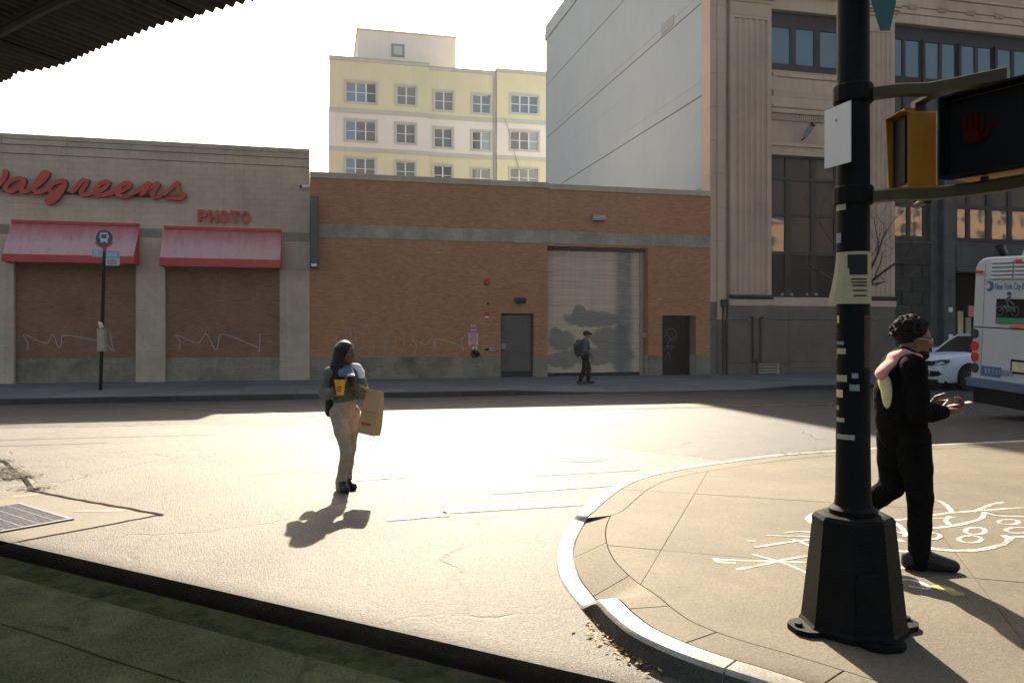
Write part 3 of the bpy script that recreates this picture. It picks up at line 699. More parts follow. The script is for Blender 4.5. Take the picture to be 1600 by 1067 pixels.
# soot and spray tags on the infill
def tag_paint(t, strokes, y, wd, mat, name='graffiti_line'):
    for k, pts in enumerate(strokes):
        cc = catmull([(S(u,v,y)[0], S(u,v,y)[1], 0) for u, v in pts], 6); cc = [Vector((q.x,q.y)) for q in cc]
        L, Rr = ribbon2(cc, wd); n = len(L); b = MB(); yy = y-.003-.0007*k
        b.add([(p.x,yy,p.y) for p in L]+[(p.x,yy,p.y) for p in Rr], [(i, n+i, n+i+1, i+1) for i in range(n-1)])
        t.part(name, b, mat)
cv = lambda pts, ox, oy, sc: [(ox+x/sc, oy+y/sc) for x, y in pts]
zig1 = [cv([(135,680),(137,645),(118,605),(225,647),(258,602),(285,668),(302,650),(318,608),(480,636)],0,330,3.138), cv([(540,590),(548,650),(556,685),(520,650)],0,330,3.138)]
zig2 = [cv([(880,680),(882,640),(866,608),(970,645),(1010,602),(1055,678),(1068,660),(1080,606),(1130,612),(1265,668)],0,330,3.138), cv([(1275,600),(1274,650),(1270,692)],0,330,3.138)]
tag_paint(store, zig1, .17, .028, graff); tag_paint(store, zig2, .17, .028, graff)

# awnings
for k, ((ua, ub), lab) in enumerate((((18.5, 218), 'wide red awning with faded streaky top behind the bus stop sign'), ((256.5, 440), 'red awning with pale pink faded top under the PHOTO letters'))):
    a, c = SS(ua), SS(ub); um = (ua+ub)/2; p = .82
    zt = ZZ(um, 350 if k == 0 else 359); vt, vb = ((399, 410.5) if k == 0 else (404.5, 417))
    z1, z2 = ZZ(um, vt, -p), ZZ(um, vb, -p)
    t = Thing('awning', lab, 'awning', (a, -.001, zt), STREET, 'red awnings over the bricked-up bays')
    n = 7
    for i in range(n):
        x0, x1 = a+(c-a)*i/n, a+(c-a)*(i+1)/n; b = MB(); rows = []
        for q in range(9):
            f = q/8; rows.append([(x, -.02-(p-.02)*f, zt-.03+(z1-zt+.03)*f-.018*math.sin(math.pi*f)*(1 if x not in (x0, x1) else .2)) for x in (x0, (x0+x1)/2, x1)])
        for q in range(8):
            for i2 in range(2): b.quad(rows[q][i2], rows[q+1][i2], rows[q+1][i2+1], rows[q][i2+1])
        t.part('top_panel', b, awn_top, smooth=60)
    b = MB(); b.box(a, c, -p-.012, -p, z2, z1+.004); t.part('valance', b, awn_red)
    b = MB(); b.box(a, c, -.06, -.012, zt-.025, zt+.07); t.part('head_flap', b, awn_red)
    for x in (a, c-.012):
        b = MB(); b.prism_yz([(-.012, zt-.03), (-.012, z2), (-p, z2), (-p, z1)], x, x+.012); t.part('side_panel', b, awn_red)
    b = MB(); [b.tube([(x, -.03, z2+.02), (x, -p+.03, z2+.02)], .015, 6) for x in (a+.06, (a+c)/2, c-.06)]; b.tube([(a+.03,-p+.03,z2+.02),(c-.03,-p+.03,z2+.02)], .018, 6); t.part('frame_tube', b, dk_metal)

# script letters
sign = Thing('store_sign', 'big red script letters spelling Walgreens on the tan block wall', 'store sign', (SS(140), -.2, ZZ(140,300)), STREET)
letters = [
 ([[(-190,95),(-235,60),(-205,40),(-165,75),(-160,150),(-140,215),(-110,200),(-70,120),(-60,190),(-35,215),(0,178),(28,140),(42,100),(22,80)]], 40),
 ([[(196,152),(150,146),(92,160),(54,192),(48,228),(80,244),(130,226),(178,178),(200,150)], [(198,150),(178,200),(168,236),(190,250),(240,235)]], 37),
 ([[(232,238),(300,190),(352,140),(370,108),(352,97),(318,122),(282,176),(264,222),(280,250),(322,247),(372,222)]], 38),
 ([[(518,166),(468,166),(416,184),(386,218),(394,248),(430,252),(478,216),(516,172)], [(520,168),(492,228),(452,288),(404,328),(370,328),(376,304),(420,280),(470,262)]], 37),
 ([[(556,258),(600,216),(640,168),(652,156),(668,164),(700,166)], [(690,170),(655,214),(634,256),(660,272),(722,262)]], 36),
 ([[(722,262),(790,236),(838,198),(846,176),(820,170),(776,194),(746,234),(750,264),(792,276),(850,266),(892,254)]], 35),
 ([[(892,254),(960,240),(1008,208),(1016,186),(986,180),(940,206),(914,244),(926,274),(970,286),(1030,272)]], 35),
 ([[(1028,274),(1100,226),(1152,188),(1164,192),(1132,236),(1096,280)], [(1096,280),(1150,236),(1206,192),(1236,190),(1206,240),(1190,280),(1214,292),(1262,276)]], 34),
 ([[(1258,280),(1320,236),(1386,180),(1388,216),(1402,256),(1440,274),(1410,300),(1350,298),(1290,300)]], 33)]
lk = 0
for strokes, wd in letters:
    b = MB()
    for pts in strokes:
        lk += 1; y0 = -.20-.012*(lk % 4); y1 = -.06-.003*(lk % 4)
        pp = [S(x/5, 250+y/5, -.2) for x, y in pts]
        cc = [Vector((q.x,q.y)) for q in catmull([(p[0],p[1],0) for p in pp], 7)]
        n = len(cc); w0 = wd*.84/5/F*28.4
        wl = [w0*(1-.35*max(0, 1-min(i, n-1-i)/5)) for i in range(n)]
        L, Rr = ribbon2(cc, wl); yo = [y0+.009*i/n for i in range(n)]
        b.mi = 0; b.add([(p.x,yo[i],p.y) for i, p in enumerate(L)]+[(p.x,yo[i],p.y) for i, p in enumerate(Rr)], [(i, n+i, n+i+1, i+1) for i in range(n-1)])
        b.mi = 1
        for E in (L, Rr): b.add([(p.x,yo[i],p.y) for i, p in enumerate(E)]+[(p.x,y1,p.y) for p in E], [(i, i+1, n+i+1, n+i) for i in range(n-1)])
        for i in (0, n-1): b.quad((L[i].x,yo[i],L[i].y),(Rr[i].x,yo[i],Rr[i].y),(Rr[i].x,y1,Rr[i].y),(L[i].x,y1,L[i].y))
        b.add([(p.x,y1,p.y) for p in L]+[(p.x,y1,p.y) for p in Rr], [(i, i+1, n+i+1, n+i) for i in range(n-1)])
    sign.part('letter', b, [red_letter, dark_return])
b = MB(); z_ = ZZ(140,303,-.05); b.box(SS(4), SS(282), -.055, -.002, z_-.05, z_+.05); sign.part('raceway', b, dark_return)

# block letters
def text_mesh(txt, size, ext, offset=0.0):
    cu = bpy.data.curves.new('text', 'FONT'); cu.body = txt; cu.size = size; cu.extrude = ext; cu.offset = offset; cu.resolution_u = 3
    o = bpy.data.objects.new('text', cu); COL.objects.link(o); dg = bpy.context.evaluated_depsgraph_get()
    me = bpy.data.meshes.new_from_object(o.evaluated_get(dg)); bpy.data.objects.remove(o); bpy.data.curves.remove(cu); return me
def text_width(me): xs = [v.co.x for v in me.vertices]; return min(xs), max(xs)
ps = Thing('department_sign', 'red block letters reading PHOTO above the right awning', 'sign', (SS(308,-.1), -.1, ZZ(350,348,-.1)), STREET)
xa, xb = SS(308,-.1), SS(392,-.1); hL = ZZ(350,330,-.1)-ZZ(350,348,-.1); pit = (xb-xa)/5
for k, ch in enumerate('PHOTO'):
    me = text_mesh(ch, hL/.70, .05, .022); me.materials.append(red_letter); me.transform(Matrix.Rotation(R(90), 4, 'X'))
    a, c = text_width(me); wd = c-a
    o = link('letter', me, ps.o, (0, 0, 0)); o.scale.x = min(1.2, pit*.88/wd); o.location.x = pit*k+pit*.5-(a+c)/2*o.scale.x

# camera on the store corner
sc_ = Thing('security_camera', 'small white security camera at the top right corner of the tan store', 'security camera', (SS(478), -.02, ZZ(478,292)), STREET)
x, z = SS(476,-.2), ZZ(476,292,-.2)
b = MB(); b.tube([(x+.04,0,z),(x+.04,-.16,z)], .03, 8); sc_.part('bracket', b, dk_metal)
b = MB(); b.tube([(x+.16,-.17,z+.03),(x-.10,-.24,z-.01)], .055, 10); sc_.part('housing', b, white_paint, smooth=40)
b = MB(); b.tube([(x-.10,-.24,z-.01),(x-.15,-.253,z-.018)], .06, 10); sc_.part('lens_hood', b, blk_plastic, smooth=40)

# ---------------- the brick warehouse
SE = SS(1110)
SM = SS(858)
zL, zR = ZZ(670,276.5), ZZ(985,293)
bw_ = Thing('brick_warehouse', 'single storey brown brick warehouse with a roller shutter', 'building', ((SR+SE)/2, 0, 0), STREET)
BY = .04
door = (SS(783), SS(835), -1, ZZ(810,489.5)); roll = (SS(856), SS(1013), -1, ZZ(935,386)); rec = (SS(1035), SS(1087.5), -1, ZZ(1060,493))
holes = [door, roll, rec]
zb1, zb2 = ZZ(500,371), ZZ(500,350)
for (a, c, top, y) in ((SR+.004, SM-.002, zL, BY), (SM, SE-.004, zR, BY-.03)):
    b = MB(); wall_holes(b, a, c, .93, top-.22, holes+[(-99,99,zb1,zb2)], y, .55); bw_.part('brick_wall', b, brick_far)
    b = MB(); wall_holes(b, a, c, 0, .94, holes, y+.06, .55); bw_.part('footing', b, mortar_mat)
    rects = []
    xs = sorted([a, c]+[x for h in holes for x in h[:2] if a < x < c])
    for i in range(len(xs)-1):
        if any(h[0] < (xs[i]+xs[i+1])/2 < h[1] for h in holes): continue
        rects += block_rects(xs[i]+.002, xs[i+1]-.002, GZ, .93, .62, .26)
    lay(bw_, 'base_block', rects, y-.012, .1, base_block)
    lay(bw_, 'band_stone', block_rects(a, c, zb1+.001, zb2-.001, 1.35, zb2-zb1), y-.02, .5, band_mat, .012)
    lay(bw_, 'coping_stone', block_rects(a, c, top-.218, top, 1.6, .218), y-.05, .62, coping_mat, .012)
b = MB(); b.box(SR, SE-.01, 1.25, 24, 0, zR-.9); b.box(SR, SE-.01, .56, 1.245, zR-1.3, zR-.9); bw_.part('roof_block', b, mortar_mat)
# side jambs/soffits are the wall boxes themselves; the door
b = MB(); b.box(door[0]+.002, door[1]-.002, .30, .36, GZ, door[3]-.002); d_ = bw_.part('door', b, steel_door)
b = MB(); [b.box(x0, x1, .22, .30, GZ, door[3]-.004) for x0, x1 in ((door[0]+.003, door[0]+.06), (door[1]-.06, door[1]-.003))]; b.box(door[0]+.06, door[1]-.06, .22, .30, door[3]-.07, door[3]-.004)
bw_.part('frame', b, dk_metal, d_)
z = ZZ(787,541); b = MB(); b.bbox(door[0]+.03, door[0]+.26, .27, .30, z-.10, z+.10, .01); bw_.part('lock_plate', b, beige_metal, d_)
b = MB(); b.box(door[0]+.06, door[1]-.06, .285, .298, GZ, GZ+.22); bw_.part('kick_plate', b, dk_metal, d_)
# roller shutter
rs = bw_.part('roller_shutter', MB().box(roll[0]+.002, roll[1]-.002, .44, .50, GZ-.1, roll[3]-.002), dk_metal)
ref = link('shutter_datum', None, bw_.o); ref.location = (0,0,0)
def roller_mat():
    m, nt, b, oc = start('shutter_slat'); nt.nodes['Texture Coordinate'].object = rs
    sx = nn(nt, 'ShaderNodeSeparateXYZ'); nt.links.new(oc, sx.inputs[0]); X, Z = sx.outputs[0], sx.outputs[2]
    n = noise(nt, oc, 2.2, 6, .7); nb = noise(nt, stretch(nt, oc, (.15, 1, 9)), 1.5, 3, .6); nv = noise(nt, stretch(nt, oc, (2.0, 1, .12)), 1.5, 5, .7)
    c = mix(nt, ramp(nt, nb, .3, .7), (.60, .475, .37), (.80, .64, .50))
    c = mix(nt, math_(nt, 'MULTIPLY', ramp(nt, nv, .45, .7), .45), c, (.40, .34, .285))
    c = mix(nt, math_(nt, 'MULTIPLY', ramp(nt, nb, .62, .7), .5), c, (.15, .14, .13))
    cx0 = bw_.at.x
    def ell(u, v, ru, rv):
        s, z = S(u, v, .4); s2 = S(u+ru, v, .4)[0]-s; z2 = abs(S(u, v+rv, .4)[1]-z)
        dx = math_(nt, 'DIVIDE', math_(nt, 'SUBTRACT', X, s-cx0), s2); dz = math_(nt, 'DIVIDE', math_(nt, 'SUBTRACT', Z, z), z2)
        return math_(nt, 'ADD', math_(nt, 'MULTIPLY', dx, dx), math_(nt, 'MULTIPLY', dz, dz))
    f = None
    for e in ((925,499,44,12),(905,492,10,15),(878,533,20,16),(869,519,8,8),(950,531,26,20),(970,520,10,14),(925,556,62,14),(880,562,24,14),(968,548,14,30)):
        q = ell(*e); f = q if f is None else math_(nt, 'MINIMUM', f, q)
    f = math_(nt, 'ADD', f, math_(nt, 'MULTIPLY_ADD', n, 2.4, -1.2))
    c = mix(nt, math_(nt, 'MULTIPLY', ramp(nt, f, 1.3, .8), .8), c, (.22, .205, .18))
    sA_, sB_ = S(962,480,.4)[0]-cx0, S(987,480,.4)[0]-cx0
    v_ = math_(nt, 'MULTIPLY', ramp(nt, X, sA_-.12, sA_+.12), ramp(nt, X, sB_+.10, sB_-.10))
    v_ = math_(nt, 'MULTIPLY', v_, math_(nt, 'MULTIPLY_ADD', ramp(nt, n, .25, .6), .5, .35))
    c = mix(nt, v_, c, (.19, .19, .19))
    nt.links.new(c, b.inputs['Base Color']); b.inputs['Roughness'].default_value = .6
    return m
rmat = roller_mat()
ns = 58; zr0, zr1 = GZ+.12, roll[3]-.12; hs = (zr1-zr0)/ns; xr = SS(1005)
pr = [(.40,0),(.385,.2),(.365,.5),(.38,.8),(.402,.93),(.402,1.0),(.43,1.0),(.43,0)]
sb = MB(); sb.prism_yz([(y, z*hs) for y, z in pr], roll[0]+.02-bw_.at.x, xr-bw_.at.x); sm = mk_mesh(sb, 'slat', rmat)
for k in range(ns): link('slat', sm, rs, (0, random.uniform(-.002,.002), zr0+k*hs))
b = MB(); b.box(roll[0]+.02, xr, .36, .44, GZ+.005, zr0-.004); bw_.part('bottom_bar', b, dk_metal, rs)
b = MB(); b.box(roll[0]+.002, roll[1]-.002, .25, .44, zr1+.005, roll[3]-.003); bw_.part('hood', b, dk_metal, rs)
b = MB(); b.box(xr+.005, xr+.10, .30, .44, GZ, zr1); b.box(xr+.105, roll[1]-.003, .38, .44, GZ, zr1); bw_.part('guide_rail', b, beige_metal, rs)
z = ZZ(1008,523,.25); b = MB(); b.bbox(xr+.04, xr+.24, .20, .30, z-.12, z+.10, .02); bw_.part('chain_box', b, beige_metal, rs)
bpy.data.objects.remove(ref)
# deep doorway on the right
b = MB(); b.box(rec[0]-.1, rec[1]+.1, 1.05, 1.2, 0, rec[3]+.2); b.box(rec[0]-.1, rec[1]+.1, .56, 1.05, rec[3]+.002, rec[3]+.2); b.box(rec[0]-.15, rec[0]-.003, .56, 1.05, 0, rec[3]); b.box(rec[1]+.003, rec[1]+.15, .56, 1.05, 0, rec[3])
bw_.part('doorway_lining', b, dk_metal)
xm = SS(1062,.5); b = MB(); b.bbox(rec[0]+.02, xm-.01, .50, .56, GZ+.02, rec[3]-.05, .015); g_ = bw_.part('doorway_leaf', b, blk_plastic)
b = MB(); b.bbox(xm+.01, rec[1]-.02, .86, .92, GZ+.02, rec[3]-.05, .015); bw_.part('doorway_leaf', b, blk_plastic)
tag_paint(bw_, [cv(p,840,260,2.965) for p in ([(590,790),(600,760),(630,755),(645,780),(620,800),(600,830),(625,850)],[(585,850),(610,830),(640,840)],[(600,770),(620,810),(650,790)],[(590,900),(605,860),(615,900)])], .50, .014, grey_print)
# tags on the brick
c8 = lambda pts: [(500+x/4.444, 490+y/4.444) for x, y in pts]
tag_paint(bw_, [c8(p) for p in ([(118,220),(122,170),(145,135),(190,120),(212,135),(205,165)],[(215,150),(215,110),(232,97),(245,130),(250,190),(235,225),(205,215),(200,195),(215,180)],
   [(310,85),(290,80),(290,68),(315,65),(330,72),(322,84),(310,85)],[(315,90),(298,120),(295,180),(300,235),(235,250)],[(315,90),(370,82),(430,88),(458,105),(430,125),(420,150),(450,200),(458,250),(445,290),(405,305)],
   [(330,100),(360,150),(372,210),(370,260),(345,300)],[(300,235),(325,250),(345,290)],[(290,260),(275,275),(285,305)],
   [(490,120),(470,145),(468,190),(485,230),(510,235),(525,200),(520,150),(500,122),(490,120)],[(535,95),(570,120),(585,180),(580,240),(555,285),(520,308)])], BY, .022, graff_grey)
tag_paint(bw_, [c8(p) for p in ([(655,275),(672,235),(662,205),(640,185),(680,192),(735,215),(778,172),(798,245),(800,190),(812,176),(900,195),(970,225),(998,258)],[(1010,150),(985,180),(988,215),(996,250)])], BY, .026, graff)
# fixtures on the brick wall
def wall_lamp(u0, u1, v0, v1, lab, y, mat=dk_metal):
    t = Thing('wall_lamp', lab, 'wall lamp', (SS((u0+u1)/2,y), y, ZZ((u0+u1)/2,(v0+v1)/2,y)), STREET, 'lamps on the brick wall')
    a, c = SS(u0,y-.15), SS(u1,y-.15); z0, z1 = ZZ((u0+u1)/2,v1,y-.15), ZZ((u0+u1)/2,v0,y-.15)
    b = MB(); b.box(a+.12, c-.12, y-.05, y-.001, z0+.02, z1-.02); t.part('back_plate', b, dk_metal)
    b = MB(); b.prism_yz([(y-.05,z1),(y-.20,z1-.02),(y-.27,z0+.10),(y-.25,z0+.03),(y-.05,z0+.05)], a, c); t.part('hood', b, mat)
    b = MB(); b.prism_yz([(y-.06,z0+.048),(y-.24,z0+.028),(y-.22,z0),(y-.08,z0)], a+.03, c-.03); t.part('lens', b, gl_grey)
wall_lamp(804.5, 821.5, 464.5, 474, 'dark wall lamp above the grey steel door', BY)
wall_lamp(926, 945.5, 335, 346.5, 'grey wall lamp high above the roller shutter', BY-.03, beige_metal)
u, v = 761.5, 441; x, z = S(u, v, BY-.1)
t = Thing('alarm_bell', 'round red alarm bell on the brick wall', 'alarm bell', (x, BY, z), STREET)
b = MB(); b.box(x-.10, x+.10, BY-.05, BY-.001, z-.10, z+.10); t.part('back_box', b, red_paint)
b = MB(); b.loft([[(x+r*math.cos(a*math.pi/10), y, z+r*math.sin(a*math.pi/10)) for a in range(20)] for r, y in ((.13,BY-.055),(.135,BY-.09),(.11,BY-.13),(.05,BY-.15))]); t.part('gong', b, red_paint, smooth=40)
x, z = S(762.5, 475, BY); b = MB(); b.disc((x,BY-.002,z), (0,-1,0), .045, .05, 10); solo('conduit_knockout', b, dk_metal, 'tiny black conduit cover between the red bell and small red sign', 'conduit cover', (x,BY,z), STREET)
def plate(name, u0, u1, v0, v1, y, mat, label, cat, th=.012, extra=None):
    um, vm = (u0+u1)/2, (v0+v1)/2; a, c, z0, z1 = SS(u0,y), SS(u1,y), ZZ(um,v1,y), ZZ(um,v0,y)
    t = Thing(name, label, cat, ((a+c)/2, y, (z0+z1)/2), STREET)
    b = MB(); b.box(a, c, y-th, y-.001, z0, z1); t.part('board', b, mat)
    if extra: extra(t, a, c, z0, z1, y-th)
    return t
def lines(n, mat, m=.12, h=.35):
    def f(t, a, c, z0, z1, y):
        for k in range(n):
            zz = z1-(z1-z0)*(k+.5)/n; l = (c-a)*random.uniform(.55,.95-m); hh = (z1-z0)/n*h
            b = MB(); b.box((a+c)/2-l/2, (a+c)/2+l/2, y-.003, y, zz-hh/2, zz+hh/2); t.part('text_line', b, mat)
    return f
plate('warning_sign', 757, 764.5, 488.5, 497, BY, red_paint, 'small red warning sign with a white foot beside the steel door', 'sign', extra=lambda t,a,c,z0,z1,y: t.part('white_foot', MB().box(a+.02,c-.02,y-.003,y,z0+.01,z0+.07), white_paint))
plate('tow_notice', 732, 747.5, 505.5, 519, BY, purple_tag, 'faded purple notice at the top of the notice column', 'notice', extra=lines(2, sign_pink))
plate('parking_notice', 732, 747, 519.5, 539.5, BY, sign_pink, 'pale pink printed notice in the notice column on the brick', 'notice', extra=lines(6, red_paint))
plate('number_plate', 738, 745.5, 542, 547.5, BY, white_paint, 'little white plate just above the black pipe inlet', 'plate', extra=lambda t,a,c,z0,z1,y: t.part('mark', MB().box(a+.05,c-.05,y-.003,y,z0+.04,z1-.04), ink))
x, z = S(742.5, 552.5, BY-.15)
t = Thing('standpipe_inlet', 'black twin pipe inlet low on the brick wall', 'standpipe', (x, BY, z), STREET)
b = MB(); b.disc((x,BY-.001,z), (0,-1,0), .15, .03, 18); t.part('flange', b, dk_metal)
for q in (-1, 1): b = MB(); b.tube([(x,BY-.02,z),(x+q*.05,BY-.10,z),(x+q*.11,BY-.20,z-.03)], [.07,.07,.075], 12); t.part('inlet', b, blk_pole, smooth=50)
x, z = S(767.5, 546, BY)
t = Thing('junction_box', 'small grey junction box with conduit beside the steel door', 'junction box', (x, BY, z), STREET)
b = MB(); b.bbox(x-.10, x+.14, BY-.09, BY-.001, z-.07, z+.08, .01); t.part('box', b, beige_metal)
b = MB(); b.tube([(x-.10,BY-.04,z),(x-.24,BY-.04,z+.01)], .035, 8); t.part('knob', b, blk_plastic)
b = MB(); b.tube([(x+.14,BY-.03,z),(SS(783)-.03,BY-.03,z+.06)], .015, 6); t.part('conduit', b, beige_metal)
x0, x1 = SS(484.8,-.2), SS(497.5,-.2); z0, z1 = ZZ(491,420,-.2), ZZ(491,309,-.2)
t = Thing('blade_sign', 'tall charcoal box sign seen edge-on at the corner of the tan store', 'sign', (x0, BY, z0), STREET)
b = MB(); b.bbox(x0, x1, -.62, -.05, z0, z1, .02); t.part('cabinet', b, blade_mat)
b = MB(); b.box(x0+.05, x1-.05, -.05, BY, z0+.3, z0+.4); b.box(x0+.05, x1-.05, -.05, BY, z1-.4, z1-.3); t.part('bracket', b, dk_metal)
b = MB(); b.box(x0+.04, x1-.05, -.625, -.62, z0+.05, z0+.14); t.part('sticker', b, white_paint)

# ---------------- the stone building
sb_ = Thing('stone_building', 'tall limestone building with fluted pilasters and a pale blank side wall', 'building', (SE+8, 0, 0), STREET)
TOP = 23.2
def Dside(u): return (SE+Z0*ST)/((u-800)/F*CT+ST)
def side(u, v): D = Dside(u); X = (u-800)/F*D; return -X*ST+(D-Z0)*CT, CH+(HZ-v)/F*D    # y, z on the side wall
yF = side(853, 150)[0]; TOP = side(853, 41)[1]
zA, zB_, zC = side(914,68)[1], side(977,109)[1], side(994,214)[1]; zD = side(956,168)[1]; zE = side(1094,296)[1]
Y0 = .75
zq = ZZ(1407,415,.22)+.25
b = MB(); b.box(SE+.06, 46, 2.8, yF-.04, 0, TOP-.3); b.box(SE+.06, 46, .5, 2.8, zq, TOP-.3); b.box(SE+.06, SS(1456), .5, 2.8, 0, zq); sb_.part('core', b, stucco)
cuts = [0, zE, zC, zB_, zA, TOP-1.0]
for k in range(5):
    a_, c_ = cuts[k]+.03, cuts[k+1]-.03
    b = MB(); b.box(SE-.0, SE+.07, Y0, yF, a_, c_); sb_.part('stucco_panel', b, stucco)
b = MB(); b.box(SE+.02, SE+.062, Y0, yF, zC-.2, zC+.2); b.box(SE+.02, SE+.062, Y0, yF, zB_-.2, zB_+.2); b.box(SE+.02, SE+.062, Y0, yF, zA-.2, zA+.2); sb_.part('expansion_joint', b, M('dark_joint', (.16,.13,.09), .9))
for (z, dz, y0, y1, o) in ((zC+.62,.04,Y0,yF*.45,.012), (zB_+.42,.05,Y0,yF*.9,.014), (zD,.018,yF*.32,yF-3,.008)):
    b = MB(); b.box(SE-o, SE+.02, y0, y1, z-dz, z+dz); sb_.part('stucco_ridge', b, stucco)
b = MB(); b.box(SE-.06, SE+.3, Y0, yF+.1, TOP-.97, TOP-.5); b.box(SE-.02, SE+.25, Y0, yF+.05, TOP-.5, TOP); sb_.part('parapet', b, stucco)
yy, zz = side(1044, 38); b = MB(); b.box(SE-.02, SE+.02, yy-.6, yy+.7, zz-.25, zz+.2); sb_.part('wall_stain_plate', b, grey_print)
for k in range(12):
    y = yF-.3-k*2.6
    b = MB(); b.tube([(SE+.35,y,TOP-.2),(SE+.35,y,TOP+1.05)], .025, 6); sb_.part('rail_post', b, white_paint)
b = MB(); b.tube([(SE+.35,yF-.3,TOP+1.05),(SE+.35,.8,TOP+1.05)], .025, 6); b.tube([(SE+.35,yF-.3,TOP+.55),(SE+.35,.8,TOP+.55)], .02, 6); sb_.part('rail', b, white_paint)
# corner pier of ashlar courses
zz = [GZ, ZZ(1122,500), ZZ(1122,472), ZZ(1122,430)]
while zz[-1] < TOP-1: zz.append(zz[-1]+1.32)
for k in range(len(zz)-1):
    mb = MB(); mb.bbox(SE, SS(1120.5), .02, Y0-.004, zz[k]+.004, zz[k+1]-.004, .008); sb_.part('ashlar_block', mb, lime_lt if k > 1 else granite)
    mb = MB(); mb.bbox(SS(1120.5)+.004, SS(1133.5), -.03, .4, zz[k]+.004, zz[k+1]-.004, .008); sb_.part('ashlar_block', mb, lime_lt if k else granite)
# back wall of the front with the openings
P1, P2, W1, W2, Q1 = SS(1139), SS(1203), SS(1203), SS(1342), SS(1395)
zCap = ZZ(1170,31); zBase = ZZ(1170,461.5); zPl = ZZ(1170,478)
zUt, zUb = ZZ(1204,13), ZZ(1204,107); zLt, zLb = ZZ(1204,241), ZZ(1204,464.5)
uw = (W1-.02, W2+.02, zUb, zUt); lw = (W1-.02, W2+.02, zLb, zLt)
zRt, zRb = ZZ(1396,36), ZZ(1396,174); zKt, zKb = ZZ(1396,200), ZZ(1396,376)
Sx = 40
rw = (Q1+.02, Sx-2, zRb, zRt); rk = (Q1+.02, Sx-2, -1, zKt)
b = MB(); wall_holes(b, SS(1134), Sx, 0, TOP-.1, [uw, lw, rw, rk], .12, .5); sb_.part('front_wall', b, lime)
# pilasters
def pilaster(a, c, nf, yf, yb, z0, z1):
    t = sb_; w_ = c-a; edge = .09*w_; fw_ = (w_-2*edge)/nf
    pts = [(a, yb), (a, yf)]
    for k in range(nf):
        x0 = a+edge+k*fw_; r = fw_*.40; cx = x0+fw_/2
        pts += [(cx-r+r*(1-math.cos(q*math.pi/6)), yf+.80*r*math.sin(q*math.pi/6)) for q in range(0, 7)]
    pts += [(c, yf), (c, yb)]
    b = MB(); b.prism(pts, z0, z1); o = sb_.part('pilaster', b, lime, smooth=40)
    b = MB(); b.box(a+.01, c-.01, yf+.005, yb, z1, z1+.10); b.bbox(a, c, yf-.01, yb, z1+.10, z1+.62, .01); sb_.part('necking', b, lime_lt, o)
    b = MB()
    for k, (pj, h) in enumerate(((.05,.14),(.12,.10),(.20,.12),(.26,.16))):
        zz_ = z1+.622+sum(q[1] for q in ((.05,.14),(.12,.10),(.20,.12),(.26,.16))[:k]); b.bbox(a-pj*.6, c+pj*.6, yf-pj, yb, zz_, zz_+h-.002, .02)
    sb_.part('capital', b, lime_lt, o)
    # the flute ends read as a row of shadowed notches
    b = MB(); b.tube([(a-.05, yf-.05, z0-.07), (c+.02, yf-.05, z0-.07)], .085, 12); sb_.part('base_roll', b, dk_metal, o, smooth=50)
    b = MB(); b.bbox(a-.06, c+.05, yf-.05, yb, zPl, z0-.157, .015); sb_.part('plinth', b, lime_lt, o)
pilaster(P1, P2, 6, -.12, .2, zBase, zCap)
pilaster(W2, Q1, 6, -.12, .2, zBase, zCap)
# granite base in big slabs
gj = [SS(1134.5), SS(1228.5), SS(1316), Q1]
gz = [GZ, ZZ(1200,566.5), ZZ(1200,500.5), zPl-.002]
for i in range(3):
    for k in range(3):
        b = MB(); b.bbox(gj[i]+.004, gj[i+1]-.004, -.17+random.uniform(-.003,.003), .12, gz[k]+.004, gz[k+1]-.004, .01); sb_.part('granite_slab', b, granite)
b = MB(); b.bbox(W1+.06, W2-.05, -.16, .35, zPl, zLb-.10, .015); b.bbox(W1+.06, W2-.05, -.10, .5, zLb-.098, zLb, .015); sb_.part('window_sill', b, lime_lt)
# mullioned windows
def window(t, name, a, c, z0, z1, y, cols, rows, mats, frame, fd=.10, extra=True):
    "cols, rows: pane extents in s and z; everything else between is frame"
    b = MB(); wall_holes(b, a, c, z0, z1, [(p, q, r0, r1) for p, q in cols for r0, r1 in rows], y, y+fd)
    o = t.part(name, b, frame)
    for i, (p, q) in enumerate(cols):
        for j, (r0, r1) in enumerate(rows):
            b = MB(); ti = random.uniform(-.004,.004); yy = y+fd*.45
            b.add([(p-.01,yy+ti,r0-.01),(q+.01,yy-ti,r0-.01),(q+.01,yy-ti*.5,r1+.01),(p-.01,yy+ti*1.5,r1+.01),(p-.01,yy+.02,r0-.01),(q+.01,yy+.02,r0-.01),(q+.01,yy+.02,r1+.01),(p-.01,yy+.02,r1+.01)],
                  [(0,1,2,3),(7,6,5,4),(0,4,5,1),(1,5,6,2),(2,6,7,3),(3,7,4,0)])
            m = mats(i, j) if callable(mats) else mats
            t.part('pane', b, m, o)
    return o
WY = .28
cu_ = [(SS(a,WY), SS(c,WY)) for a, c in ((1205.5,1234.5),(1243.5,1272),(1281.5,1308),(1316,1340))]
window(sb_, 'window', W1, W2, zUb, zUt, WY, cu_, [(ZZ(1220,99.5,WY), ZZ(1220,43,WY))], gl_sky, dk_frame)
cl_ = [(SS(a,WY), SS(c,WY)) for a, c in ((1204.5,1226.5),(1236.5,1266.5),(1275.5,1303),(1312,1340))]
rl_ = [(ZZ(1220,b_,WY), ZZ(1220,a_,WY)) for a_, b_ in ((397.5,461),(338,393),(282,334),(247,277))]
lwm = lambda i, j: (gl_black, gl_sky if i == 0 else gl_dark, gl_dark, gl_grey)[j]
window(sb_, 'window', W1, W2, zLb, zLt, WY, cl_, rl_, lwm, dk_frame)
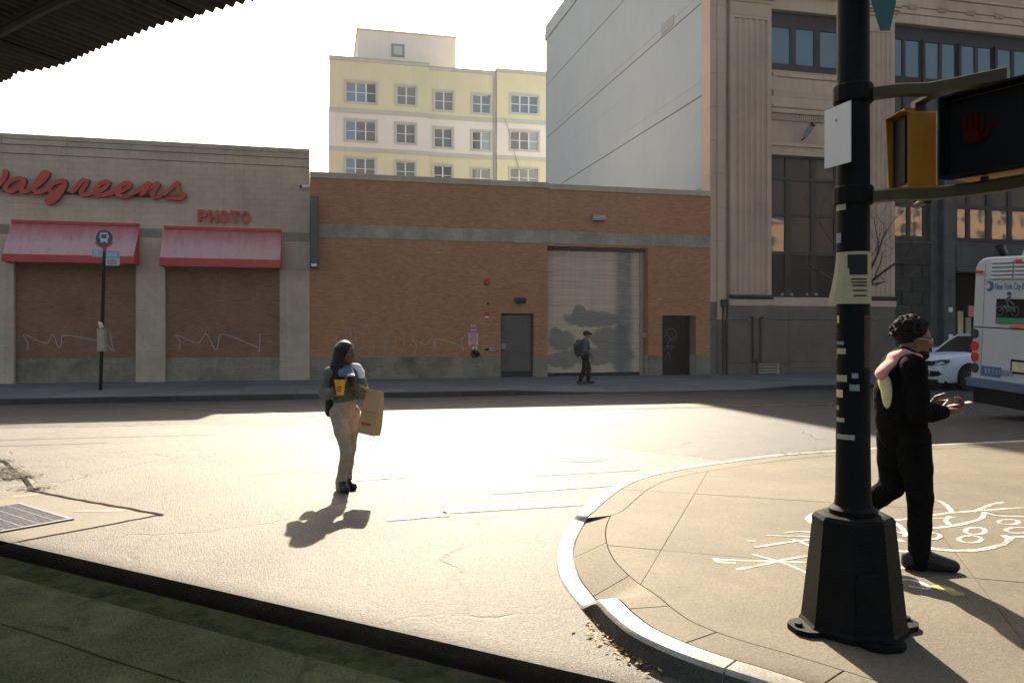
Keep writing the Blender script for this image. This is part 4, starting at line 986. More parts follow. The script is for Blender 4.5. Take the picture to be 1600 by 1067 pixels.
for u in (1222.5, 1237, 1261, 1275.5, 1300):
    x, z = S(u, 460, WY-.02); b = MB(); b.box(x-.06, x+.06, WY-.03, WY-.002, z-.05, z+.06); sb_.part('window_latch', b, grey_print)
# spandrel with panel mouldings, dentils
z_ = lambda v: ZZ(1204, v)
for (va, vb, y, ins) in ((112,118,.02,.10),(118,140,.08,.30),(140,150,.02,.10),(150,163,.0,.0),(163,168,-.10,0),(168,174,-.06,0),(174,176.5,-.09,0)):
    b = MB(); b.bbox(W1+.06+ins, W2-.05-ins, y, .3, z_(vb)+.002, z_(va)-.002, .015); sb_.part('moulding', b, lime_lt)
for xs_ in ((W1+.06, W1+.36), (W2-.35, W2-.05)): b = MB(); b.box(*xs_, .02, .3, z_(140)+.004, z_(118)-.004); sb_.part('panel_stile', b, lime_lt)
n = 44; x0, x1 = W1+.08, W2-.08
for k in range(n):
    x = x0+(x1-x0)*k/n; b = MB(); b.box(x, x+(x1-x0)/n*.55, -.05, .12, z_(187), z_(177.5)); sb_.part('dentil', b, lime_lt)
b = MB(); b.bbox(W1+.06, W2-.05, .03, .3, z_(222)+.002, z_(187)-.002, .01); sb_.part('frieze', b, lime); b = MB(); b.bbox(W1+.06, W2-.05, -.02, .3, z_(227), z_(222), .01); b.bbox(W1+.10, W2-.09, .03, .3, zLt+.004, z_(227)-.004, .01); sb_.part('window_head', b, lime_lt)
b = MB(); b.bbox(W1+.05, W2-.05, .04, .3, zUt+.002, z_(-12), .01); sb_.part('lintel', b, lime_lt)
# entablature over everything
zE0 = zCap+1.16
for k, (pj, h) in enumerate(((.16,.45),(.22,.14),(.18,.75),(.30,.16),(.45,.2),(.75,.30),(.85,.22))):
    b = MB(); b.bbox(SS(1134)-.1*(pj > .4), Sx, -pj, .3, zE0+.002, zE0+h, .02); sb_.part('entablature_course', b, lime_lt if k % 2 else lime); zE0 += h
# right hand bay: narrow upper lights in pairs
RY = .22
b = MB(); b.bbox(Q1+.03, Sx-2.5, -.06, .3, zRt+.002, ZZ(1396,21), .02); b.bbox(Q1+.03, Sx-2.5, -.10, .3, ZZ(1396,21)+.004, ZZ(1396,3), .02); sb_.part('lintel', b, lime_lt)
z1 = ZZ(1396,14)
for k in range(9):
    x = SS(1462)+k*(SS(1507)-SS(1462))-(SS(1507)-SS(1462))
    for q in range(4):
        b = MB(); b.box(x+q*.11, x+q*.11+.07, -.16, -.09, z1-.0, z1+.16); sb_.part('guttae', b, lime)
    b = MB(); b.box(x-.04, x+.44, -.18, -.09, z1+.165, z1+.24); sb_.part('guttae', b, lime)
pairs = [((1397,1410),(1415,1437)),((1446,1467),(1472,1493)),((1502,1523),(1528,1549)),((1559,1580),(1585,1605)),((1616,1636),(1641,1661)),((1672,1692),(1697,1716)),((1727,1746),(1751,1770))]
cr_ = [(SS(a,RY), SS(c,RY)) for p in pairs for a, c in p]
ZR = lambda v: ZZ(1412, v, RY)
window(sb_, 'window', Q1, SS(1790), zRb, zRt, RY, cr_, [(ZR(173),ZR(128)), (ZR(119.5),ZR(62.5))], lambda i, j: (gl_dark, gl_sky)[j], dk_frame)
for k, p in enumerate(pairs[:-1]):
    x = (SS(p[1][1],RY)+SS(pairs[k+1][0][0],RY))/2; b = MB(); b.box(x-.06, x+.06, RY-.10, RY-.002, zRb, zRt-.5); sb_.part('mullion', b, dk_frame)
# bronze spandrel between the storeys
b = MB(); b.bbox(Q1+.02, Sx-2, .10, .4, zKt, zRb, .02); sb_.part('spandrel', b, green_metal)
cols = [(1398,1417.5),(1423,1442.5),(1495.5,1510),(1516,1541),(1550,1574.5),(1581,1606),(1615,1640),(1649,1672),(1681,1704)]
ck = [(SS(a,RY), SS(c,RY)) for a, c in cols]; ZK = lambda v: ZZ(1407, v, RY)
window(sb_, 'window', Q1, SS(1790), zKb, zKt, RY, ck, [(ZK(368.5),ZK(322.5)), (ZK(316),ZK(270)), (ZK(262),ZK(212))], lambda i, j: (gl_sky, gl_dark, gl_grey)[j], dk_frame)
b = MB(); b.bbox(Q1+.01, SS(1790), .05, .4, ZK(381), zKb-.003, .02); sb_.part('window_sill', b, green_metal)
x0, x1 = SS(1456,0), SS(1469.5,0); b = MB(); b.bbox(x0, x1, .06, .3, GZ, zKt-.2, .03); sb_.part('post', b, green_metal)
x0, x1 = SS(1475,-.25), SS(1494,-.25); b = MB(); b.bbox(x0, x1, -.25, .3, GZ, zKt, .04); colm = sb_.part('iron_column', b, green_metal)
for v in (484, 526): xx, zz = S(1484, v, -.25); b = MB(); b.bbox(xx-.07, xx+.10, -.31, -.25, zz-.10, zz+.10, .01); sb_.part('switch_box', b, white_paint, colm)
b = MB(); b.bbox(Q1+.01, SS(1456), .10, .4, ZK(409), ZK(381)-.003, .03); b.bbox(Q1+.01, SS(1456), .04, .4, ZK(414), ZK(409)-.003, .02); sb_.part('fascia', b, rough_dark)
b = MB(); b.bbox(SS(1494), SS(1790), .0, .4, ZK(416), ZK(381)-.003, .03); b.bbox(SS(1494), SS(1790), -.06, .4, ZK(424), ZK(416)-.003, .02); sb_.part('fascia', b, green_metal)
for r in block_rects(Q1+.01, SS(1456), GZ, ZK(414)-.004, 1.0, .55): mb = MB(); mb.bbox(r[0], r[1], .08+random.uniform(0,.02), .5, r[2], r[3], .03); sb_.part('rough_block', mb, rough_dark)
b = MB(); b.box(SS(1456), SS(1800), 2.6, 2.7, 0, ZK(415)); b.box(SS(1456), SS(1494), .3, 2.6, 0, ZK(415)); b.box(SS(1494), SS(1800), .5, 2.6, ZK(415), ZK(415)+.2); sb_.part('shop_recess', b, blk_plastic)
x0, x1 = SS(1496,1.2), SS(1512,1.2)
b = MB(); b.bbox(x0, x0+.30, 1.18, 1.24, ZZ(1500,540,1.2), ZZ(1500,486,1.2), .01); solo('poster', b, poster_y, 'narrow cream poster in the dark shop opening beside the bus', 'poster', (x0,1.2,0), STREET)
b = MB(); b.bbox(x0+.36, x1+.1, 1.1, 1.16, ZZ(1500,530,1.2), ZZ(1500,496,1.2), .01); solo('shop_shelf', b, beige_metal, 'pale slatted shelf front in the dark shop opening', 'shelf', (x1,1.1,0), STREET)
b = MB(); b.bbox(x0+.3, x1+.35, .9, .95, ZZ(1500,495,1.2), ZZ(1500,478,1.2), .01); solo('poster', b, poster_pink, 'pink and white poster above the slatted shelf in the shop opening', 'poster', (x1,.9,0), STREET)
# pipes, vent and lamps on the stone front
x = SS(1130.5,-.08); b = MB(); b.tube([(x,-.06,ZZ(1130,478,-.06)),(x,-.06,GZ)], .05, 8); dp = sb_.part('downpipe', b, rust)
b = MB(); b.box(x-.1, x+.12, -.16, 0, ZZ(1130,480,-.06), ZZ(1130,468,-.06)); sb_.part('pipe_head', b, dk_metal, dp)
xa, xb = SS(1176.5,-.25), SS(1188.5,-.25); zt, zb = ZZ(1180,497,-.25), ZZ(1180,564,-.25)
t = Thing('vent_pipe', 'pair of rusty vertical pipes joined at the foot on the granite base', 'pipe', (xa,-.17,zb), STREET)
for q, x in ((-1,xa),(1,xb)): b = MB(); b.tube([(x+q*.13,-.19,zt-.03),(x+q*.11,-.24,zt+.03),(x+q*.05,-.25,zt+.05),(x,-.25,zt),(x,-.25,zb)], .045, 8); t.part('riser', b, rust, smooth=50)
for q, x in ((-1,xa),(1,xb)): b = MB(); b.tube([(x+q*.13,-.18,zt-.04),(x+q*.135,-.20,zt-.10)], .055, 8); t.part('cap', b, beige_metal)
b = MB(); b.tube([(xa-.03,-.25,zb),(xb+.03,-.25,zb)], .05, 8); b.tube([((xa+xb)/2,-.25,zb),((xa+xb)/2,-.25,GZ)], .07, 8); t.part('header', b, rust)
a, c, z0, z1 = SS(1178,-.2), SS(1217,-.2), ZZ(1197,586.5,-.2), ZZ(1197,568,-.2)
t = Thing('wall_vent', 'beige louvred vent low on the granite base', 'vent', (a,-.17,z0), STREET)
b = MB(); b.box(a,c,-.185,-.175,z0,z1); t.part('duct', b, ink)
b = MB(); [b.box(*q) for q in ((a,a+.06,-.22,-.19,z0,z1),(c-.06,c,-.22,-.19,z0,z1),(a+.06,c-.06,-.22,-.19,z1-.05,z1),(a+.06,c-.06,-.22,-.19,z0,z0+.05))]; t.part('frame', b, beige_metal)
for k in range(3): zz = z0+.09+(z1-z0-.14)*k/3; b = MB(); b.prism_yz([(-.225,zz),(-.225,zz+.035),(-.19,zz+.075),(-.19,zz+.04)], a+.065, c-.065); t.part('louvre', b, beige_metal)
def flood(u, v, y, lab, sc=1.0, dirx=1):
    x, z = S(u, v, y-.3)
    t = Thing('flood_lamp', lab, 'flood lamp', (x, y, z), STREET)
    b = MB(); b.tube([(x-.05*dirx,y,z-.3*sc),(x-.05*dirx,y-.2,z-.25*sc),(x,y-.3,z)], .03*sc, 8); t.part('bracket', b, dk_metal)
    b = MB(); b.tube([(x-.06*dirx*sc,y-.24,z-.22*sc),(x+.02*dirx*sc,y-.34,z),(x+.14*dirx*sc,y-.46,z+.25*sc)], [.09*sc,.12*sc,.10*sc], 12); t.part('housing', b, grey_print, smooth=50)
    b = MB(); b.tube([(x+.12*dirx*sc,y-.44,z+.22*sc),(x+.16*dirx*sc,y-.50,z+.30*sc)], [.11*sc,.12*sc], 12); t.part('hood', b, dk_metal)
flood(1261, 206, .0, 'small grey flood lamp on the limestone frieze between the stacked windows', .95)
x, z = S(1566, 402, -.3)
t = Thing('flood_lamp', 'flood lamp on a bent arm leaning out above the bus roof', 'flood lamp', (x, 0, z), STREET)
b = MB(); b.tube([(x+.1,0,z-.3),(x+.05,-.35,z-.2),(x-.08,-.45,z+.08)], .05, 8); t.part('bracket', b, dk_metal)
b = MB(); b.tube([(x-.04,-.44,z+.05),(x-.42,-.55,z+.42)], [.13,.16], 12); t.part('housing', b, dk_metal)
b = MB(); b.tube([(x-.02,-.50,z+.14),(x-.30,-.60,z+.42)], [.10,.11], 12); t.part('reflector', b, chrome)
# low stone lip where the brick wall meets the pier is part of the pier above

# ---------------- the yellow apartment block behind
YB = 36.0
yb = Thing('apartment_block', 'pale yellow and pink apartment block rising behind the brick warehouse', 'building', (SS(640,YB), YB, 0), STREET)
c3 = lambda x, y: (480+x/3.81, 20+y/3.81)
def Y3(x, y, yy=YB): return S(*c3(x, y), yy)
L0_, L1_, L2_, L3_ = Y3(133,500)[0], Y3(722,500)[0], Y3(1125,500)[0], Y3(1560,500)[0]
zt1, zt2, zt3 = Y3(430,285)[1], Y3(925,335)[1], Y3(1280,350)[1]
zb1a, zb1b = Y3(430,588)[1], Y3(430,612)[1]; zb2a, zb2b = Y3(430,816)[1], Y3(430,838)[1]
wins = []
for row in ([(230,410,422,538),(533,645,445,553),(760,868,470,580),(985,1090,490,596),(1210,1370,498,602)],
            [(228,407,650,766),(528,642,668,780),(757,863,690,800),(984,1090,708,815),(1208,1370,712,820)],
            [(228,403,872,990),(527,640,893,1003),(755,862,912,1022),(982,1087,930,1040),(1206,1367,932,1040)]):
    for (x0, x1, y0, y1) in row:
        xm, ym = (x0+x1)/2, (y0+y1)/2; wins.append((Y3(x0,ym)[0], Y3(x1,ym)[0], Y3(xm,y1)[1], Y3(xm,y0)[1]))
secs = [(L0_, L1_, zt1, YB-.25), (L1_, L2_, zt2, YB), (L2_, L3_, zt3, YB-.25)]
hl = [(w0, w1, a, c) for w0, w1, a, c in wins]
for (a, c, top, y) in secs:
    for (z0, z1, m) in ((zb1b, top-.32, ystucco), (zb2b, zb1a, wstucco), (0, zb2a, ystucco)):
        b = MB(); wall_holes(b, a, c, z0, z1, hl, y, YB+.6); yb.part('wall', b, m)
    for (z0, z1) in ((zb1a, zb1b), (zb2a, zb2b)):
        b = MB(); b.bbox(a-.02, c+.02, y-.06, YB+.6, z0+.002, z1-.002, .02); yb.part('string_course', b, trim_mat)
    b = MB(); b.bbox(a-.04, c+.02, y-.08, YB+.6, top-.318, top-.06, .02); b.box(a-.06, c+.03, y-.12, YB+.62, top-.058, top); yb.part('cornice', b, trim_mat)
b = MB(); b.box(L0_+.05, L3_, YB+.6, YB+16, 0, zt2-.4); yb.part('core', b, ystucco)
ci = 0
pm = {0:[gl_blue,gl_blue,gl_grey],1:[gl_blind,gl_blind],2:[gl_blind,gl_blind],3:[gl_blue,gl_blue],4:[gl_blue,gl_blue,gl_blue],5:[gl_blue,gl_curtain,gl_curtain],6:[gl_curtain,gl_curtain],7:[gl_curtain,gl_curtain],8:[gl_grey,gl_blue],9:[gl_grey,gl_grey,gl_blue],
      10:[gl_blue,gl_curtain,gl_curtain],11:[gl_curtain,gl_curtain],12:[gl_grey,gl_grey],13:[gl_blind,gl_blind],14:[gl_curtain,gl_blind,gl_blind]}
for i, (a, c, z0, z1) in enumerate(wins):
    y = secs[0 if i % 5 < 2 else (1 if i % 5 < 4 else 2)][3]
    n = 3 if i % 5 in (0, 4) else 2; fr = .05; mu = .10; pw = (c-a-2*fr-(n-1)*mu)/n
    cols = [(a+fr+k*(pw+mu), a+fr+k*(pw+mu)+pw) for k in range(n)]; zm = (z0+z1)/2
    rows = [(z0+fr, zm-.025), (zm+.025, z1-fr)]
    o = window(yb, 'window', a+.002, c-.002, z0+.002, z1-.002, y+.14, cols, rows, lambda q, r: pm[i][q], white_frame, .08)
    tw = .17; b = MB()
    for (p, q, r, s2) in ((a-tw, c+tw, z1, z1+tw), (a-tw, c+tw, z0-tw, z0), (a-tw, a, z0, z1), (c, c+tw, z0, z1)): b.box(p, q, y-.05, y-.002, r, s2)
    yb.part('surround', b, trim_mat, o)
# vertical control joints and the penthouse
b = MB(); x0, x1 = Y3(300,200,YB+4)[0], Y3(884,200,YB+4)[0]; b.box(x0, x1, YB+4, YB+12, zt2-.6, Y3(590,128,YB+4)[1]); ph = yb.part('penthouse', b, wstucco)
zt = Y3(590,128,YB+4)[1]; b = MB(); b.box(x0-.1, x1+.1, YB+3.9, YB+12.1, zt, zt+.14); yb.part('roof_edge', b, trim_mat, ph)
x, z = Y3(540,228,YB+4); b = MB(); b.box(x-.55,x+.55,YB+3.9,YB+3.995,z-.55,z+.55); yb.part('louvre_frame', b, grey_print, ph); b = MB(); b.box(x-.36,x+.36,YB+3.86,YB+3.90,z-.36,z+.36); yb.part('louvre', b, trim_mat, ph)
b = MB(); b.tube([(L2_-.15,YB-.1,zt2-.5),(L2_-.15,YB-.1,8)], .07, 6); yb.part('downpipe', b, trim_mat)
b = MB(); b.tube([Vector((*Y3(1172,635)[:1],YB-.32,Y3(1172,635)[1])), Vector((Y3(1192,700)[0],YB-.32,Y3(1192,700)[1])), Vector((Y3(1198,720)[0],YB-.32,Y3(1198,720)[1])), Vector((Y3(1240,880)[0],YB-.32,Y3(1240,880)[1])), Vector((Y3(1280,1020)[0],YB-.32,Y3(1280,1020)[1]))], .022, 5); yb.part('loose_cable', b, grey_print)

# ================================================================== OVERHEAD: ADDED SHADE DECK, STAIR CANOPY, HOUSES BEHIND THE CAMERA
ez = 14.0
off = Vector((-SUN_AX*SUN_T*ez, SUN_T*ez))                     # from a shadow point back up to the deck edge
Ea = L0+off-EDIR*2.6; W_ = 7.5
def eq(a0, a1, b0, b1): return [tuple(Ea+EDIR*a+ENOR*b) for a, b in ((a0,b0),(a1,b0),(a1,b1),(a0,b1))]
el = Thing('shade_deck', 'unseen steel deck added overhead to shade the near ground', 'shade caster', (Ea.x+8, Ea.y-10, 0))  # added out of view and shaped only to cast the near shade
b = MB(); b.prism(eq(0,25,0,W_), ez, ez+.5); el.part('deck', b, el_mat)
for k in range(3): b = MB(); b.prism(eq(0,25,1.9+k*2.4,2.2+k*2.4), ez-.8, ez-.004); el.part('girder', b, el_mat)
q = Vector((-19.0, 13.0)); p_ = Ea+EDIR*.6+ENOR*3.0; d_ = (q-p_).normalized(); n_ = Vector((-d_.y,d_.x))*.25; b = MB(); b.prism([tuple(p_+n_),tuple(q+n_),tuple(q-n_),tuple(p_-n_)], ez-1.3, ez-.802); el.part('cross_girder', b, el_mat)
for q in (q, Ea+EDIR*24+ENOR*1.5, Ea+EDIR*24+ENOR*(W_-1)):
    b = MB(); b.box(q.x-.25,q.x+.25,q.y-.25,q.y+.25,0,ez-1.302); el.part('column', b, el_mat)

# corrugated canopy, upper left
cz = 4.0
cpx = [(0,129),(25,113),(64,107),(105,97),(153,77),(207,54),(255,36),(319,21),(392,1)]
cpt = [Vector(((u-800)/F*(F*(cz-CH)/(HZ-v)), F*(cz-CH)/(HZ-v))) for u, v in cpx]
d0 = (cpt[0]-cpt[3]).normalized(); d1 = (cpt[-1]-cpt[4]).normalized()
path = [cpt[0]+d0*1.6]+cpt+[cpt[-1]+d1*.9, cpt[-1]+d1*1.8]
pc = [Vector((q.x,q.y)) for q in catmull([(p.x,p.y,0) for p in path], 40)]
cum = [0]; 
for i in range(1, len(pc)): cum.append(cum[-1]+(pc[i]-pc[i-1]).length)
def at_(l):
    l = max(0, min(cum[-1]-1e-6, l)); i = int(np.searchsorted(cum, l))-1; i = max(0, i); t = (l-cum[i])/max(1e-9, cum[i+1]-cum[i]); return pc[i].lerp(pc[i+1], t)
Cd = (cpt[-1]-cpt[0]).normalized(); Cn = Vector((Cd.y, -Cd.x)); Cn = Cn if Cn.y < 0 else -Cn
can = Thing('stair_canopy', 'dark corrugated metal canopy with a scalloped edge overhead at upper left', 'canopy', (cpt[4].x, cpt[4].y, cz))
PITCH, AMP = .098, .020
tot = cum[-1]; l = 0.0; nsh = 0
while l < tot-.3:
    l2 = min(tot, l+PITCH*9)
    for row, (r0, r1, dz, tilt) in enumerate(((0, .74, .0, .05), (.70, 2.3, -.035, .05), (2.2, 4.2, -.07, .05))):
        b = MB(); l3 = min(tot, l2+PITCH*.7); nsm = int((l3-l)/PITCH*8)+1; rows = []
        jz = .006 if int(l/PITCH/9+.5) % 2 else -.004
        for q in range(4):
            rr = r0+(r1-r0)*q/3; ring = []
            for i in range(nsm):
                ll = l+(l3-l)*i/(nsm-1); p = at_(ll)+Cn*rr; ring.append((p.x, p.y, cz+dz+AMP*math.sin(2*math.pi*ll/PITCH)+rr*tilt+jz))
            rows.append(ring)
        top = [[(x,y,z+.004) for x,y,z in r_] for r_ in rows]
        for q in range(3):
            for i in range(nsm-1): b.quad(rows[q][i], rows[q+1][i], rows[q+1][i+1], rows[q][i+1]); b.quad(top[q][i], top[q][i+1], top[q+1][i+1], top[q+1][i])
        for i in range(nsm-1): b.quad(rows[0][i], rows[0][i+1], top[0][i+1], top[0][i])
        can.part('roof_sheet', b, corr_mat, smooth=50)
    l = l2
for rr, hh in ((.66,.045),(2.3,.06),(3.9,.06)):
    b = MB(); pts = [(*(at_(q*tot/20)+Cn*rr), cz-.055+rr*.05-hh*.6) for q in range(21)]; b.tube(pts, hh*.7, 6); can.part('purlin', b, el_mat)
for ll, rr in ((.25,3.9),(tot*.5,3.9),(tot-.1,3.9)):
    p = at_(ll)+Cn*rr; b = MB(); b.tube([(p.x,p.y,0),(p.x,p.y,cz+.05)], .07, 8); can.part('post', b, el_mat)
for ll in (.25, tot*.5, tot-.1):
    p0, p1 = at_(ll)+Cn*.1, at_(ll)+Cn*3.9; b = MB(); b.tube([(p0.x,p0.y,cz-.10),(p1.x,p1.y,cz+.02)], .045, 6); can.part('rafter', b, el_mat) if ll == .25 else None

# sunlit houses across the street behind the camera: what the shop windows mirror
def house(x0, x1, y, zlow, ztop, lab, roofh):
    t = Thing('row_house', lab, 'building', ((x0+x1)/2, y, 0), group='row houses behind the viewer')
    b = MB(); b.box(x0, x1, y-10, y, 0, ztop); t.part('wall', b, tan_brick)
    b = MB(); b.box(x0-.2, x1+.2, y-9, y-1.8, ztop+.002, ztop+roofh); t.part('roof', b, slate)
    b = MB(); b.box(x0, x1, y+.002, y+1.2, 0, zlow); t.part('dark_storefront', b, el_mat)
    b = MB(); b.box(x0-.1, x1+.1, y+.002, y+.35, ztop-.35, ztop-.002); t.part('cornice', b, lime)
    z = zlow+.9
    while z < ztop-2:
        x = x0+1.2
        while x < x1-1.6:
            b = MB(); pts = [(x,z),(x+1.2,z)]+[(x+.6+.6*math.cos(q*math.pi/8), z+1.6+.6*math.sin(q*math.pi/8)) for q in range(9)]; b.prism_xz(pts, y+.003, y+.06); o = t.part('window', b, gl_dark)
            b = MB(); b.box(x+.02, x+1.18, y+.062, y+.10, z+.9, z+1.02); t.part('sash', b, white_frame, o)
            x += 2.9
        z += 3.4
house(28, 60, -11, 9.6, 14.8, 'tan brick row house facing the low sun behind the viewer, left one', 6)
house(60.4, 112, -11, 12.5, 19.6, 'taller tan brick row house facing the low sun behind the viewer', 6)

# ================================================================== STREET FURNITURE
# bus stop
fx, fy = G(157,609.5,FH); BD = fy; pp_ = F/BD
bs = Thing('bus_stop_sign', 'leaning black bus stop pole with round blue sign on the far pavement', 'bus stop sign', (fx, fy, FH))
def BP(u, v, dy=0): return Vector(((u-800)/F*(BD+dy), BD+dy, CH+(HZ-v)/F*(BD+dy)))
b = MB(); b.tube([BP(157,611), BP(163.5,384)], .048, 10); bs.part('pole', b, blk_pole, smooth=40)
c = BP(163,372.5,-.06)
def dsc(r, y0, y1, cx=c, n=28, a0=0, a1=2*math.pi): return [(cx.x+r*math.cos(a0+(a1-a0)*k/n), cx.z+r*math.sin(a0+(a1-a0)*k/n)) for k in range(n if a1-a0 > 6.2 else n+1)]
b = MB(); b.prism_xz(dsc(.235,0,0), c.y-.012, c.y+.012); disc_ = bs.part('disc', b, sign_blue)
b = MB(); o_, i_ = dsc(.285,0,0,a0=R(205),a1=R(335)), dsc(.225,0,0,a0=R(205),a1=R(335)); b.prism_xz(o_+i_[::-1], c.y-.020, c.y-.0125); bs.part('red_arc', b, red_paint, disc_)
b = MB(); b.prism_xz([(c.x-.04,c.z-.28),(c.x+.04,c.z-.28),(c.x+.03,c.z-.36),(c.x-.03,c.z-.36)], c.y-.012, c.y+.012); bs.part('stem', b, red_paint, disc_)
b = MB(); q = lambda x0,x1,z0,z1,y=c.y-.016: b.box(c.x+x0,c.x+x1,y,c.y-.0125,c.z+z0,c.z+z1)
q(-.10,.10,-.10,.16); q(-.13,-.105,.0,.10); q(.105,.13,.0,.10); q(-.10,-.05,-.13,-.102); q(.05,.10,-.13,-.102); bs.part('bus_symbol', b, sign_white, disc_)
b = MB(); b.box(c.x-.075,c.x+.075,c.y-.020,c.y-.0165,c.z-.0,c.z+.11); bs.part('bus_symbol_window', b, sign_blue, disc_)
def plaque(u0, u1, v0, v1, mat, name, tl=0):
    a, e = BP(u0,v1,-.05), BP(u1,v0,-.05); b = MB(); b.prism_xz([(a.x,a.z+tl),(e.x,a.z),(e.x,e.z-tl*.5),(a.x,e.z)], a.y-.012, a.y); return bs.part(name, b, mat), a, e
o, a, e = plaque(144.5,160.5,390.5,401.5,sign_lblue,'route_plate'); b = MB(); b.box(a.x+.12,a.x+.16,a.y-.016,a.y-.0125,a.z+.04,e.z-.04); b.box(a.x+.05,a.x+.09,a.y-.016,a.y-.0125,a.z+.04,e.z-.04); bs.part('route_number', b, sign_white, o)
o, a, e = plaque(165.5,187,392.5,403.5,sign_lblue,'route_plate')
b = MB(); [b.box(a.x+.05+k*.07,a.x+.09+k*.07,a.y-.016,a.y-.0125,a.z+.05,e.z-.05) for k in range(4)]; bs.part('route_number', b, sign_white, o)
o, a, e = plaque(165.5,187,404,415,sign_white,'route_plate'); b = MB(); [b.box(a.x+.04,e.x-.08,a.y-.016,a.y-.0125,a.z+.04+k*.05,a.z+.06+k*.05) for k in range(3)]; bs.part('text_line', b, ink, o)
a, e = BP(154,549,-.05), BP(166,514,-.05); b = MB(); b.bbox(a.x,e.x,a.y-.10,a.y+.02,a.z,e.z,.015); o = bs.part('timetable_case', b, beige_metal)
b = MB(); b.box(a.x+.03,e.x-.03,a.y-.104,a.y-.1005,a.z+.05,e.z-.05); bs.part('timetable', b, paper, o)
b = MB(); r0 = BP(155,513,-.08); b.add([r0, r0+Vector((.14,-.02,.02)), r0+Vector((.12,-.06,.16)), r0+Vector((-.01,-.05,.20)), r0+Vector((.07,-.09,.10))], [(0,1,4),(1,2,4),(2,3,4),(3,0,4),(0,3,2,1)]); bs.part('torn_paper', b, paper_w)

# traffic signal pole, near right
px, py = (1333-800)/F*4.33, 4.33; pz = KH
tp = Thing('signal_pole', 'thick black traffic pole with stickers on a flared octagonal base', 'signal pole', (px, py, pz))
k_ = F/4.27; rb, rt = .268, .203; hb = .62
b = MB(); b.lathe([(rb+.012,0),(rb+.012,.03),(rb,.045),(rb-.006,.10),(rt+.008,hb-.05),(rt+.008,hb-.02),(rt-.01,hb),(rt-.04,hb+.004)], 8, (px,py,pz), R(22.5)); base = tp.part('base', b, blk_pole)
for q in range(4):
    a = R(8+90*q); d = Vector((math.cos(a), math.sin(a))); n = Vector((-d.y,d.x)); e = Vector((px,py))+d*(rb-.012)
    poly_ = [tuple(e-n*.13-d*.05), tuple(e-n*.10+d*.06), tuple(e-n*.05+d*.10), tuple(e+n*.05+d*.10), tuple(e+n*.10+d*.06), tuple(e+n*.13-d*.05)]
    b = MB(); b.prism(poly_, pz, pz+.028); b.lathe([(.022,.0281),(.022,.045),(.010,.046)], 8, (*(e+d*.06),pz)); tp.part('foot_lug', b, blk_pole, base)
al = R(-112); d = Vector((math.cos(al), math.sin(al)))
def on_base(x, z, o=.004):
    "point on the octagon face that looks at the camera"
    r = rb+(rt-rb)*(z/hb); r *= math.cos(R(22.5)); n = Vector((math.cos(R(-90)), math.sin(R(-90)))); return (px+x, py-r-o, pz+z)
b = MB(); pl = [(-.085,.16),(-.085,.33),(-.06,.36),(.03,.36),(.05,.33),(.05,.16),(.03,.14),(-.06,.14)]
b.add([on_base(x,z,.012) for x,z in pl]+[on_base(x,z,-.02) for x,z in pl], [tuple(range(8))]+[((i+1)%8,i,8+i,8+(i+1)%8) for i in range(8)]); tp.part('access_door', b, blk_pole, base)
for zz in (.40,.44,.47,.50): b = MB(); b.tube([on_base(-.05+.01*math.sin(t*2),zz+.006*math.sin(t*1.3),.006) if False else on_base(-.05+t*.018,zz+.005*math.sin(t),.006) for t in range(6)], .005, 5); tp.part('raised_letter_bar', b, blk_pole, base)
b = MB(); b.lathe([(.125,hb+.002),(.125,hb+.03),(.098,hb+.05),(.092,hb+.10),(.088,1.0),(.084,3.2),(.078,6.5),(.03,6.52)], 20, (px,py,pz)); pole = tp.part('pole', b, blk_pole, smooth=40)
for v in (137, 300): z = CH+(HZ-v)/F*4.2; b = MB(); b.lathe([(.098,-.05),(.104,-.04),(.104,.04),(.098,.05)], 16, (px,py,z)); tp.part('clamp_band', b, blk_pole, pole)
def wrap(name, u0, u1, v0, v1, mat, dr=.002, parent=pole, flare=0):
    "thin sheet wrapped on the pole, between two pixel columns and rows"
    rad = .0855; r = rad+dr
    def ang(u): x = ((u-1334)/F*4.2)/r; return math.asin(max(-1, min(1, x)))
    a0, a1 = ang(u0), ang(u1); z0, z1 = CH+(HZ-v1)/F*4.19, CH+(HZ-v0)/F*4.19; n = 10; b = MB(); g = []
    for j in range(7):
        f = j/6; zz = z1+(z0-z1)*f; row = []
        for i in range(n+1):
            t = i/n; a = a0+(a1-a0)*t; rr = r+flare*max(0, 1-t*2.4)*f**1.5; row.append((px+rr*math.sin(a), py-rr*math.cos(a), zz))
        g.append(row)
    for j in range(6):
        for i in range(n): b.quad(g[j][i], g[j+1][i], g[j+1][i+1], g[j][i+1])
    return tp.part(name, b, mat, parent, smooth=60)
fl = wrap('flyer', 1303, 1361, 391, 474, paper, .006, flare=.05)
wrap('flyer_picture', 1316, 1346, 396, 428, ink, .0085, fl)
for v in (434,439,444,452,460): wrap('text_line', 1317, 1345, v, v+2.2, ink, .0085, fl)
random.seed(3)
cmats = [cream_cloth, beige_metal, paper, grey_print, beige_metal, cream_cloth, poster_y, beige_metal]
for k, (v0, v1) in enumerate(((494,500),(505,508),(511,517),(533,540),(545,548),(551,558),(570,573),(586,590),(612,615),(640,644),(655,662),(362,372),(312,316),(287,291))):
    wrap('sticker', 1303, 1307+random.uniform(0,14)*random.random(), v0+random.uniform(-5,4), v1+random.uniform(-3,9), cmats[k % 8], .0025+.0003*k)
wrap('sticker', 1341, 1362, 492, 576, rust, .0025); wrap('sticker', 1322, 1331, 584, 592, grey_print, .0025); wrap('sticker', 1319, 1333, 602, 612, grey_print, .003)
wrap('sticker', 1313, 1342, 764, 793, grey_print, .0035); wrap('sticker', 1308, 1326, 682, 690, beige_metal, .0025)
